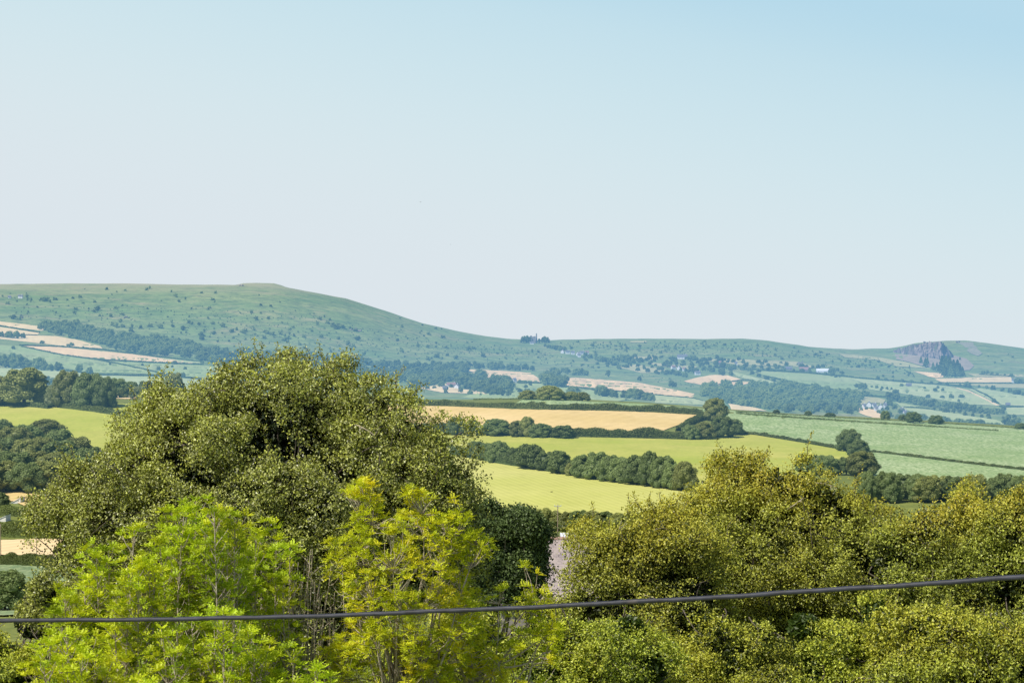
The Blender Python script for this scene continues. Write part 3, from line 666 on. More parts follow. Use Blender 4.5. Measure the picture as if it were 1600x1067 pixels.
for a in [
    (38,577,634,74,'largest rounded tree on the left crest, sunlit on its crown','m'),
    (-6,588,634,44,'rounded tree cut by the left edge, beside the largest crest tree','m'),
    (84,602,636,26,'low pale tree between the two big crest trees on the left','p'),
    (106,580.5,636,46,'tall tree left of the pair in the middle of the left crest row','m'),
    (140,584,638,52,'broad dark tree right of the tall one in the left crest row','d'),
    (163,590,638,36,'dark rounded tree at the right end of the big crest group','d'),
    (183,592,622,34,'middling tree right of the big crest group, over the strip of gold','d'),
    (204,597,620,28,'small dark tree beside the pale rounded one on the left crest','d'),
    (217,604,623,26,'small pale rounded tree standing in front of the crest row','p'),
    (228,596,620,26,'dark small tree just behind the pale rounded crest tree','d'),
    (248,598,619,32,'dark tree farthest right in the left crest row','d'),
    (272,583,620,30,'pale tree half hidden by the left edge of the big dark tree','p'),
    (825,610,625,26,'leftmost rounded tree of three on the crest behind the wheat','m'),
    (858,603,625,40,'biggest of the rounded trees on the crest behind the wheat','m'),
    (876,611,625,16,'small bushy tree joined to the biggest crest tree','m'),
    (892,612,626,22,'low tree on the crest, right of the biggest and just past a gap','m'),
    (910,613,627,22,'rightmost low tree of the group on the crest behind the wheat','m'),
    (1118,623,657,36,'tall sunlit tree at the right end of the ripe wheat field','m'),
    (1130,652,684,38,'dark tree below the tall one at the corner of the wheat','d'),
    (1146,655,680,28,'dark tree on the right of the corner clump by the crop','d'),
    (1100,660,686,34,'green bushy tree on the left side of the corner clump','m'),
    (1078,664,687,26,'low tree at the left foot of the corner clump','d'),
    (1327,671,706,36,'dark round tree at the top of the trio beside the crop','d'),
    (1343,688,716,32,'middle tree of the trio beside the leafy crop','d'),
    (1348,706,744,48,'lowest and widest tree of the trio beside the leafy crop','m'),
    (1322,715,742,30,'dark bush under the trio beside the leafy crop','d'),
    (1290,712,742,36,'dull tree left of the trio, rising behind the olive tree','d'),
    (1262,712,738,34,'dull low tree behind the top of the olive tree','d'),
    (713,652,680,30,'first dark bush of the hedge between wheat and pasture','d'),
    (738,656,681,26,'second dark bush of the hedge between wheat and pasture','d'),
    (774,655,681,44,'broad round bush in the hedge between wheat and pasture','d'),
    (824,652,683,26,'tallest bush poking up from the hedge below the wheat','m'),
    (808,658,683,24,'paler bush left of the tallest one in the wheat hedge','m'),
    (845,662,684,34,'dark bush right of the tallest one in the wheat hedge','d'),
    (880,665,685,34,'rounded bush in the middle of the hedge below the wheat','d'),
]:
    mid_tree(*a)
for (cx, t, b_, w) in [(745,690,716,34),(762,693,719,30),(779,690,723,36),(803,700,727,24)]:
    mid_tree(cx, t, b_, w, 'round dark tree at the left end of the belt across the pasture', 'd', 'trees at the left end of the pasture belt')
for k, (cx, t, b_, w) in enumerate([(829,695,733,46),(852,706,736,30),(874,705,741,34)]):
    mid_tree(cx, t, b_, w, ['widest round tree left of the gap in the pasture belt','smaller tree wedged between two round ones in the pasture belt','round tree immediately left of the gap in the pasture belt'][k], 'd')
for (cx, t, b_, w) in [(895,722,744,24),(911,711,747,36),(932,710,750,34),(954,711,753,34),(975,714,755,30),(995,712,758,32),(1015,709,761,36),(1035,715,763,34),(1050,722,766,28),(1066,719,768,32)]:
    mid_tree(cx + random.uniform(-4, 4), t + random.uniform(-3, 5), b_, w*random.uniform(.8, 1.3), 'dark tree in the dense belt right of the gap across the pasture', random.choice('ddm'), 'trees in the dense pasture belt')
for (cx, t, b_, w) in [(1213,640,646,10),(1263,642,649,11),(1297,645,652,16),(1383,642,656,14),(1410,648,657,12),(1427,644,661,24),(1462,649,663,22),(1594,661,671,16)]:
    mid_tree(cx, t, b_, w, 'small dull bush on the skyline of the leafy crop field', 'd', 'bushes on the crest of the leafy crop', 'crest_bush')
wood = [(0,656),(22,668),(-25,662),(45,665),(68,656),(92,672),(10,685),(38,688),(66,684),(96,690),(124,684),(-20,690),(0,706),(28,708),(58,706),(86,708),(116,704),(145,700),(12,722),(42,724),(74,722),(104,720),(132,716),(-20,726),(160,715)]
for (cx, t) in wood:
    mid_tree(cx + random.uniform(-4, 4), t, t + 42 + (t-656)*.05, random.uniform(46, 60), 'dark rounded tree in the wood below the left pasture', random.choice('ddm'), 'trees in the left hand wood', 'wood_tree')
mid_tree(75,742,762,44,'small bright bush at the lower edge of the left hand wood','p')
mid_tree(20,744,762,44,'low green bush at the lower left edge of the left hand wood','m')
mid_tree(0,770,804,30,'dark bush at the left edge above the white roof peak','d')
for (cx, t, b_, w) in [(800,800,830,38),(832,797,830,36),(850,795,829,34),(868,799,829,28),(888,800,830,30),(905,798,831,32),(926,799,832,32),(946,800,832,32),(966,802,834,32),(990,800,834,34),(1015,804,836,34)]:
    mid_tree(cx, t, b_, w, 'bushy green tree in the hedgerow behind the wooden pole', random.choice('mmd'), 'hedgerow trees behind the wooden pole')
for x in range(1350, 1680, 20):
    mid_tree(x + random.uniform(-5, 5), 740 + (x > 1500)*2 + random.uniform(-3, 8), 782 + random.uniform(-3, 4), random.uniform(30, 44), 'dull green tree in the valley row behind the olive trees', random.choice('mdd'), 'trees in the valley row on the right')
mid_tree(8,893,955,70,'greyish dark bush in the grey green crop at the left edge','d')

# ------------------------------------------------------------------ buildings and structures
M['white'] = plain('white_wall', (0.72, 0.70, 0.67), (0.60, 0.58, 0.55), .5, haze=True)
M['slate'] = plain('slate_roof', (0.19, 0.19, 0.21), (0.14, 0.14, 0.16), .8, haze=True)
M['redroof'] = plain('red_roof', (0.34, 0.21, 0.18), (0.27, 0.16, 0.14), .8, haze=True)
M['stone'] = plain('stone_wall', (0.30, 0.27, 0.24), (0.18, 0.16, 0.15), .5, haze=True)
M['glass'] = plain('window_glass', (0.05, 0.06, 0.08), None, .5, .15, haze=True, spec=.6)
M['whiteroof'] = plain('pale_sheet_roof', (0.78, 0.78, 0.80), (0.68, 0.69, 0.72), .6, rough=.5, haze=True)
def box(x0, x1, y0, y1, z0, z1):
    V = np.array([(x, y, z) for z in (z0, z1) for y in (y0, y1) for x in (x0, x1)], float)
    return V, np.array([(0,2,3,1),(4,5,7,6),(0,1,5,4),(2,6,7,3),(0,4,6,2),(1,3,7,5)])
def boxes(name, L, mat, parent=None, bevel=0):
    Vs = []; Q = []; o = 0
    for b_ in L:
        V, q = box(*b_); Vs.append(V); Q.append(q + o); o += 8
    return obj(name, mesh_np(name, np.concatenate(Vs), [np.concatenate(Q)]), mat, parent)
def house(px, py, sec, wpx, label, roof='slate', wall='white', ratio=.6, hfac=.42, rz=0.0, group=None, name='house', chim=True, cat='house', low=False):
    p = P(px, py, sec); W = wpx*.76/F*p.y; dp = max(5.0, min(W*ratio, 9)); H = 3.6 if not low else 2.3; rh = dp*hfac
    e = empty(name, p, rz); w = W/2; d = dp/2
    boxes('wall', [(-w, w, -d, d, -1.5, H)], M[wall], e)
    # gables
    V = np.array([(-w+.01, -d, H), (-w+.01, d, H), (-w+.01, 0, H+rh-.25), (w-.01, -d, H), (w-.01, d, H), (w-.01, 0, H+rh-.25)]); obj('gable', mesh_np('gable', V, [np.array([(0, 2, 1), (3, 4, 5)])]), M[wall], e)
    ov = .4; t = .25
    V = []; Q = []
    for s in (-1, 1):
        o = len(V); V += [(-w-ov, s*(d+ov), H-ov*rh/d), (w+ov, s*(d+ov), H-ov*rh/d), (w+ov, 0, H+rh), (-w-ov, 0, H+rh)]
        V += [(x, y, z+t) for x, y, z in V[o:o+4]]
        Q += [(o, o+1, o+2, o+3), (o+4, o+5, o+6, o+7), (o, o+1, o+5, o+4), (o+1, o+2, o+6, o+5), (o+3, o, o+4, o+7)]
    rf = obj('roof', mesh_np('roof', np.array(V, float), [np.array(Q)]), M[roof], e)
    if chim: boxes('chimney', [(w*.7-.4, w*.7+.4, -.4, .4, H+rh-.6, H+rh+1.2)], M[wall], rf)
    n = max(1, int(W/4))
    for k in range(n):
        x = -w + W*(k+.5)/n
        for z in ((.8, 2.6) if not low else (1.0,)):
            boxes('window', [(x-.4, x+.4, -d-.06, -d+.1, z, z+.9)], M['glass'], e)
    tag(e, label, cat, group); return e
house(32,466,'f',9,'tiny pale farmhouse high on the left hill beside dark bushes','slate',name='farmhouse')
house(15,466,'f',5,'very small white outbuilding left of the hilltop farmhouse','slate',chim=False,name='outbuilding',low=True,cat='outbuilding')
house(705,606,'f',18,'long farmhouse with reddish roof among trees in the valley','redroof','white',rz=.2,name='farmhouse')
house(714,608,'f',8,'small gabled wing at the right of the red roofed farmhouse','slate','white',rz=1.2,name='farmhouse')
house(695,609,'f',8,'low shed in front of the red roofed farmhouse','slate','stone',chim=False,name='shed',low=True,cat='shed')
house(796,598,'f',7,'white cottage gable below the first pink field','slate','white',rz=1.4,name='cottage')
house(804,598,'f',6,'second white cottage just right of the gable below the pink field','slate','white',rz=.3,name='cottage')
for i, (x, y, w, r, l) in enumerate([(879,552,6,1.3,'leftmost white gabled house of the hillside hamlet'),(887,553,8,.2,'second white house of the hillside hamlet, larger and brighter'),(895,554,7,.1,'middle long white house of the hillside hamlet'),(903,555.5,7,1.3,'bright white house low in the middle of the hamlet'),(909,554,8,.2,'pale roofed house right of centre in the hamlet'),(905,558,6,.1,'lowest white house in front of the hamlet'),(917,554,7,.3,'tan walled house at the right end of the hamlet')]):
    house(x, y, 'f', w, l, 'slate' if i % 3 else 'redroof', 'white', rz=r)
house(1066,561,'f',20,'long white building beside trees on the right slope','slate','white',name='long_house')
house(1052,577,'f',8,'pale cottage left of two among the central cottages','redroof','white',rz=.4,name='cottage')
house(1061,578,'f',8,'white cottage in the middle among the central cottages','slate','white',rz=1.2,name='cottage')
house(1069,580,'f',6,'small tan cottage right of the white middle one','redroof','white',rz=.2,name='cottage')
house(1090,586,'f',11,'white two winged house just above the curved pink field','slate','white',rz=.25,name='villa')
house(1150,571,'f',5,'tiny white house hidden in the upper tree belt','slate','white')
house(1125,570,'f',5,'tiny brown house left of the upper tree belt','redroof','stone')
house(1257,580,'f',20,'long farm shed with dark brown sheet roof','redroof','stone',ratio=1.2,chim=False,low=True,name='farm_shed',cat='shed',rz=-.05)
house(1286,582,'f',27,'long farm shed with brilliant white sheet roof','whiteroof','white',ratio=1.2,chim=False,low=True,name='farm_shed',cat='shed',rz=-.05,hfac=.35)
house(1232,578,'f',14,'low pale farm building left of the dark roofed shed','slate','stone',chim=False,low=True,name='farm_building',cat='barn')
for i, (x, y, w, r, l) in enumerate([(1350,639,5,.3,'leftmost small grey house of the valley village'),(1358,636,6,1.2,'white gabled house second from the left in the village'),(1366,638,7,.2,'wide white house in the middle of the village'),(1376,640,6,1.3,'bright gable end low in the middle of the village'),(1383,638,5,.1,'white house at the right end of the village'),(1369,643,6,.1,'slate roofed house at the front of the village'),(1409,646,8,.5,'grey roofed cottage apart from the village on its right'),(1414,650,6,.2,'low cottage just below the grey roofed one')]):
    house(x, y, 'f', w, l, 'slate', 'white', rz=r)
house(1420,604,'f',10,'dark roofed barn alone in the broad pale pasture','slate','stone',chim=False,low=True,name='barn',cat='barn')
house(1584,598,'f',7,'tiny white cottage in trees at the right edge','slate','white',name='cottage')
house(1575,635,'f',8,'low farm building at the edge of the right hand field','slate','stone',chim=False,low=True,name='barn',cat='barn')

def engine_house(px, py, label, s=1.0, low_wall=True):
    p = P(px, py, 'f'); k = p.y/F*s; e = empty('engine_house', p)
    # roofless tower: four walls with an opening, and a tapered round stack at its corner
    w, d, h = 3.6*k, 3*k, 9.5*k; t = .7*k
    boxes('wall', [(-w, -w*.25, -d, -d+t, -1, h), (w*.25, w, -d, -d+t, -1, h*.92), (-w*.25, w*.25, -d+.02, -d+t-.02, -1, h*.25), (-w*.25, w*.25, -d+.02, -d+t-.02, h*.55, h*.8),
                   (-w, w, d-t, d, -1, h*.86), (-w+.02, -w+t, -d+t, d-t, -1, h*.95), (w-t, w-.02, -d+t, d-t, -1, h*.8)], M['stone'], e)
    zz = np.linspace(-1, 12.5*k, 8); V, q = tubes([(np.stack([np.full(8, w+1.1*k), np.full(8, 0.), zz], 1), np.linspace(1.1, .7, 8)*k)], 12); obj('chimney', mesh_np('chimney', V, [q], True), M['stone'], e)
    tag(e, label, 'ruin'); return e
engine_house(832.5, 535.8, 'ruined stone engine house with chimney among trees on the skyline saddle', 1.2)
engine_house(1250, 573, 'small ruined engine house with thin stack above the farm sheds', .8)
house(831,537.5,'f',8,'low pale building in front of the skyline engine house','slate','white',chim=False,low=True,name='cottage')

# rocks: quarry face and tors
M['rock'] = None
m = new_mat('granite'); nt = m.node_tree
c = mixc(nt, noise_(nt, .16, 6, .75, lo=.42, hi=.6, stretch=(1, 1, .5, 0)), (0.07, 0.058, 0.07), (0.38, 0.30, 0.27))
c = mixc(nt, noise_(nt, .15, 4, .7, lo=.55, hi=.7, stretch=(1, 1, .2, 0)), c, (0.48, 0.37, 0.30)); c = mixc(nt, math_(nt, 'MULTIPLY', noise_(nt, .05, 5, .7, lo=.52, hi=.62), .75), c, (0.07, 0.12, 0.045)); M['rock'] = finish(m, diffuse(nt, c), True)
def rock_face(name, x0, x1, top, bot, label):
    """broken cliff standing in front of the slope"""
    n, k = 90, 26; V = []
    for i in range(n):
        u = i/(n-1); px = x0 + (x1-x0)*u
        t_ = np.interp(px, [q[0] for q in top], [q[1] for q in top]); b_ = np.interp(px, [q[0] for q in bot], [q[1] for q in bot])
        pb = P(px, b_, 'f'); Dt = pb.y + 12; zt = -(t_-YH)/F*Dt
        for j in range(k):
            v = j/(k-1); p3 = np.array([(px-800)/F*(pb.y + 12*v), pb.y + 12*v, pb.z - 3 + (zt-pb.z+3)*v])
            q = np.array([p3[0], p3[2]*.35, p3[0]*.3])
            amp = math.sin(math.pi*min(1, u*5, (1-u)*5)/2)
            off = (8*vnoise(q, .12, 1) + 7*vnoise(q, .36, 2) + 2*vnoise(q, .8, 3))*amp
            ledge = 2.2*math.floor(((v*5 + vnoise(q, .12, 4)*.6)))
            V.append((p3[0], p3[1] + off + ledge*amp - 8*amp, p3[2] + ((vnoise(q*3, .5, 6)*2.4 + random.uniform(-.8, .8)) if j == k-1 else 0)))
    ii, jj = np.meshgrid(np.arange(n-1), np.arange(k-1), indexing='ij'); b0 = (ii*k+jj).ravel()
    o = obj(name, mesh_np(name, np.array(V), [np.stack([b0, b0+k, b0+k+1, b0+1], 1)]), M['rock']); tag(o, label, kind='structure'); return o
rock_face('quarry_face', 1396, 1490, [(1396,548),(1404,544.5),(1412,543.5),(1420,540),(1432,537.5),(1440,537.5),(1448,534.5),(1460,534.5),(1468,533),(1474,535.5),(1480,541),(1484,548),(1490,555)], [(1396,551),(1430,556),(1450,559),(1470,563),(1490,559)], None)
field('quarry_spoil', [(1398,554),(1450,556),(1490,556),(1510,561),(1522,572),(1515,579),(1480,580),(1440,572),(1420,566),(1400,562)], field_mat('spoil', (0.33, 0.27, 0.20), (0.46, 0.36, 0.27), .03, .1, .5), 'f')
field('quarry_spoil', [(1310,553),(1340,556),(1380,560),(1415,566),(1450,576),(1400,573),(1370,563),(1320,559)], OLIVE, 'f')
field('quarry_spoil', [(1494,534.9),(1520,535.5),(1526,543),(1535,553),(1528,557),(1512,550),(1506,541)], field_mat('scree', (0.30, 0.30, 0.19), (0.42, 0.36, 0.27), .03, .1, .5), 'f')
field('bracken_bank', [(985,533.5),(1010,533),(1010,536),(985,536)], OLIVE, 'f')
def tor(px, py, wpx, hpx, label, n=7, sec='f'):
    p = P(px, py, sec); k = p.y/F; V0, F0 = ico(2); Vs = []; Fs = []; o = 0
    for i in range(n):
        c = np.array([random.uniform(-.5, .5)*wpx*k, random.uniform(-2, 2), random.uniform(0, .6)*hpx*k]); r = np.array([wpx*k/n*random.uniform(.7, 1.3), 2.5, hpx*k*random.uniform(.25, .45)])
        v = c + V0*r*(1 + .2*vnoise(V0, 2.2, i))[:, None]; Vs.append(v); Fs.append(F0+o); o += len(v)
    q = obj('granite_outcrop', mesh_np('granite_outcrop', np.concatenate(Vs), [np.concatenate(Fs)]), M['rock']); q.location = p; tag(q, label, 'rock'); return q
tor(376, 446.6, 9, 3, 'dark flat rock outcrop on the summit of the left hill')
tor(1497, 535.5, 5, 4, 'small rock stack on the summit of the right hill')
tor(1444.5, 537, 2.5, 4.5, 'tiny dark rock pinnacle above the quarry lip', 3)
tor(198, 497, 9, 4, 'pale rock scar in the middle of the left hillside', 6)
tor(555, 517, 18, 5, 'grey boulder patch on the hillside above the valley', 9)
tor(33, 497, 5, 6, 'pale rock standing by bushes at the far left of the hill', 4)

# wooden poles
M['wood'] = plain('weathered_wood', (0.30, 0.24, 0.17), (0.17, 0.13, 0.10), 4)
M['metal'] = plain('grey_metal', (0.42, 0.43, 0.45), None, 6, .45)
def pole(px, bot, top, sec, label, arms=True, D=None, r=.16):
    if D: p = Vector(((px-800)/F*D, D, zat(px, D)))
    else: p = P(px, bot, sec)
    zt = -(top-YH)/F*p.y - p.z; e = empty('utility_pole', p)
    zz = np.linspace(-.5, zt, 8); V, q = tubes([(np.stack([.01*zz*0, 0*zz, zz], 1), np.linspace(r, r*.7, 8))], 10)
    cap = np.arange(10) + 70
    obj('pole', mesh_np('pole', V, [q, cap[None, :]], True), M['wood'], e)
    if arms:
        boxes('crossarm', [(-1.0, 1.0, -.22, -.1, zt-.5, zt-.34)], M['metal'], e)
        for s in (-.9, 0, .9):
            V, q = tubes([(np.array([(s, -.16, zt-.34), (s, -.16, zt-.25), (s, -.16, zt-.18), (s, -.16, zt-.08)]), np.array([.04, .09, .06, .09]))], 8); obj('insulator', mesh_np('insulator', V, [q], True), M['whiteroof'], e)
        V, q = tubes([(np.array([(-.6, -.14, zt-.42), (0, -.14, zt-1.1)]), np.array([.03, .03])), (np.array([(.6, -.14, zt-.42), (0, -.14, zt-1.1)]), np.array([.03, .03]))], 6); obj('brace', mesh_np('brace', V, [q]), M['metal'], e)
    return tag(e, label, 'pole')
pole(871.5, 838, 788, 'n', 'wooden utility pole with crossarm in front of the mown pasture')
pole(57, 872, 838, 'n', 'thin wooden post in front of the stubble plot at far left', arms=False, r=.10)
pole(1, 873, 818, 'n', 'brown post cut by the left edge below a white roof peak', arms=False, r=.13)

# white roof peaks at the far left, pale shed roof and the slate roof between the trees
def gable_roof(px, py, wpx, hpx, sec, label, mono=True):
    p = P(px, py, sec); k = p.y/F; W = wpx*k; H = hpx*k; e = empty('shed', p); L = 7.0; w0 = 1.0
    V = np.array([(-W/2, 0, 0), (W/2, 0, 0), (W/2, 0, H), (-W/2, L, 0), (W/2, L, 0), (W/2, L, H)])
    obj('gable', mesh_np('gable', V, [np.array([(0, 1, 2), (3, 5, 4)]), np.array([(0, 3, 4, 1), (1, 4, 5, 2)])]), M['white'], e)
    V = np.array([(-W/2-.15, -.2, .0), (W/2+.1, -.2, H+.03), (W/2+.1, L+.2, H+.03), (-W/2-.15, L+.2, .0)]); V = np.concatenate([V, V + np.array([0, 0, .12])])
    obj('roof', mesh_np('roof', V, [np.array([(0,1,2,3),(4,7,6,5),(0,4,5,1),(1,5,6,2),(2,6,7,3),(3,7,4,0)])]), M['whiteroof'], e)
    for o in e.children: o.location.z = 0
    return tag(e, label, 'shed')
gable_roof(24.5, 786.5, 15, 9, 'n', 'white mono pitch shed gable in front of the gold strip, upper of two')
gable_roof(-1, 815, 20, 9, 'n', 'white mono pitch shed gable at the left edge, lower of two')
# pale low roof by the pole
def low_roof(px, py, wpx, hpx, D, label, mat, name='shed'):
    p = Vector(at(px, py, D)); k = D/F; W = wpx*k; H = hpx*k; e = empty(name, p)
    gz = zat(px, D) - p.z
    boxes('wall', [(-W/2+.2, W/2-.2, .3, 4.7, gz-.5, .0)], M['white'], e)
    V = np.array([(-W/2, 0, -.05), (W/2, 0, -.05), (W/2, 5, H), (-W/2, 5, H)]); V = np.concatenate([V, V + np.array([0, 0, .1])])
    obj('roof', mesh_np('roof', V, [np.array([(0,3,2,1),(4,5,6,7),(0,1,5,4),(1,2,6,5),(2,3,7,6),(3,0,4,7)])]), mat, e)
    return tag(e, label, 'shed')
low_roof(888, 841, 24, 5, 420, 'low shed with white sheet roof just above the slate ridge', M['whiteroof'])

# slate roofed house between the dark tree and the olive trees
def slate_house():
    D = 130; k = D/F; e = empty('house', (at(868, 841, D)[0], D, 0)); zr = at(868, 841, D)[2]; gz = zat(868, D)
    x0, x1 = -3.2, 4.6; run = 5.6; drop = 3.0
    boxes('wall', [(x0+.3, x1-.3, -run+.4, run-.4, gz-.5, zr-drop-.02)], M['stone'], e)
    V = np.array([(x0+.3, -run+.4, zr-drop), (x0+.3, run-.4, zr-drop), (x0+.3, 0, zr-.3), (x1-.3, -run+.4, zr-drop), (x1-.3, run-.4, zr-drop), (x1-.3, 0, zr-.3)]); obj('gable', mesh_np('gable', V, [np.array([(0,2,1),(3,4,5)])]), M['stone'], e)
    m = new_mat('pinkish_slates'); nt = m.node_tree  # pinkish grey slate colour with lighter mottling
    tc = nn(nt, 'ShaderNodeTexCoord'); mp = nn(nt, 'ShaderNodeMapping'); nt.links.new(tc.outputs['Object'], mp.inputs[0])
    br = nn(nt, 'ShaderNodeTexBrick'); nt.links.new(mp.outputs[0], br.inputs[0]); br.inputs['Scale'].default_value = 1
    br.inputs['Brick Width'].default_value = .28; br.inputs['Row Height'].default_value = .2; br.inputs['Mortar Size'].default_value = .012
    br.inputs['Color1'].default_value = (.34, .285, .27, 1); br.inputs['Color2'].default_value = (.25, .21, .205, 1); br.inputs['Mortar'].default_value = (.12, .10, .10, 1)
    c = mixc(nt, noise_(nt, 1.2, 4, .7), br.outputs[0], (0.42, 0.35, 0.31)); finish(m, diffuse(nt, c, .6, .4))
    V = []; Q = []
    for s in (-1, 1):
        o = len(V); V += [(x0, s*run, zr-drop), (x1, s*run, zr-drop), (x1, 0, zr), (x0, 0, zr)]; V += [(x, y, z-.12) for x, y, z in V[o:o+4]]
        Q += [(o,o+1,o+2,o+3),(o+4,o+5,o+6,o+7),(o,o+1,o+5,o+4),(o+1,o+2,o+6,o+5),(o+3,o,o+4,o+7)]
    rf = obj('roof', mesh_np('roof', np.array(V, float), [np.array(Q)]), m, e)
    rt = plain('ridge_tile', (0.46, 0.30, 0.24), (0.30, 0.18, 0.14), 5)
    L = []; n = int((x1-x0)/.31)
    for i in range(n):
        a = x0 + .31*i; th = np.linspace(0, math.pi, 7); L.append((a, a + .285))
    Vs = []; Qs = []; o = 0
    for a, b_ in L:
        th = np.linspace(0, math.pi, 7)
        for x in (a, b_):
            for t in th: Vs.append((x, math.cos(t)*.16, zr + math.sin(t)*.13 - .03))
        for j in range(6): Qs.append((o+j, o+j+1, o+7+j+1, o+7+j))
        o += 14
    obj('ridge_tiles', mesh_np('ridge_tiles', np.array(Vs), [np.array(Qs)]), rt, rf)
    boxes('window', [(0, .9, -run+.34, -run+.5, zr-drop-1.6, zr-drop-.5)], M['glass'], e)
    tag(e, 'house with a pinkish grey slate roof and ridge tiles glimpsed between the trees', 'house')
slate_house()

# ------------------------------------------------------------------ foreground trees
def crown_samples(lobes, D, n, back=.6, inner=.3, sub=0.0078):
    k = D/F; Cn = np.array([at(l[0], l[1], D + (l[4] if len(l) > 4 else 0)) for l in lobes]); R = np.array([(l[2]*k, (l[2]+l[3])*.5*k*.85, l[3]*k) for l in lobes])
    if sub: R = np.maximum(R - .0042*D, R*.45)
    area = R[:, 0]*R[:, 2]; w = area/area.sum()
    def surf(n, back, inner, thr):
        P_ = []; O_ = []; tot = 0
        while tot < n:
            m = n*2; i = rng.choice(len(lobes), m, p=w); d = sph(m)
            keep = (d[:, 1] < .3) | (rng.random(m) > back); i = i[keep]; d = d[keep]
            rad = 1 + .06*vnoise(d, 2.6, 1.3) + .08*vnoise(d, 5.5, 2.1) + .07*vnoise(d, 11, 3)
            rad = rad*(1 - inner*rng.random(len(d))**2.2)
            p = Cn[i] + R[i]*d*rad[:, None]
            ok = np.ones(len(p), bool)
            for j in range(len(lobes)):
                q = np.linalg.norm((p - Cn[j])/R[j], axis=1); ok &= ~((q < .80) & (i != j))
            ok &= ~((vnoise(p, 1/(.0105*D), 5) + .6*vnoise(p, 1/(.0045*D), 6) < thr))
            P_.append(p[ok]); O_.append(norm(d[ok]/R[i][ok])); tot += ok.sum()
        return np.concatenate(P_)[:n], np.concatenate(O_)[:n]
    if not sub:
        a, b = surf(n, back, inner, -.28); return a, b, Cn, R
    # boughs: the clumps sit on many drooping, elongated sprays spread over the crown
    r0 = sub*D; nb_ = int(area.sum()*math.pi*1.25/(math.pi*r0*r0))*2
    bp, bo = surf(nb_, back, .30, -.8); br = r0*rng.uniform(.45, 1.45, nb_)*np.where(rng.random(nb_) < .12, 1.5, 1)
    ax = norm(bo + np.array([0, 0, .25]) + rng.normal(size=bo.shape)*.55); ax[:, 2] *= .8
    w2 = br**2; i = rng.choice(nb_, n*3, p=w2/w2.sum()); d = sph(n*3); ref = norm(bo[i]*.8 + np.array([0, -.1, .75]))
    keep = ((d*ref).sum(1) > rng.uniform(-.4, .7, n*3)) & (vnoise(bp[i] + d*br[i][:, None], 1/(.005*D), 3) > -.5); i = i[keep][:n]; d = d[keep][:n]
    if len(i) < n: q = rng.integers(0, len(i), n-len(i)); i = np.concatenate([i, i[q]]); d = np.concatenate([d, d[q]])
    al = (d*ax[i]).sum(1, keepdims=True)
    e_ = d*.78 + ax[i]*al*1.15; e_[:, 2] -= .25*np.maximum(al[:, 0], 0)**2
    p = bp[i] - bo[i]*(br[i]*.5)[:, None] + e_*(br[i]*(1 - .3*rng.random(n)**2))[:, None]
    return p, norm(d*.75 + bo[i]*.45), Cn, R

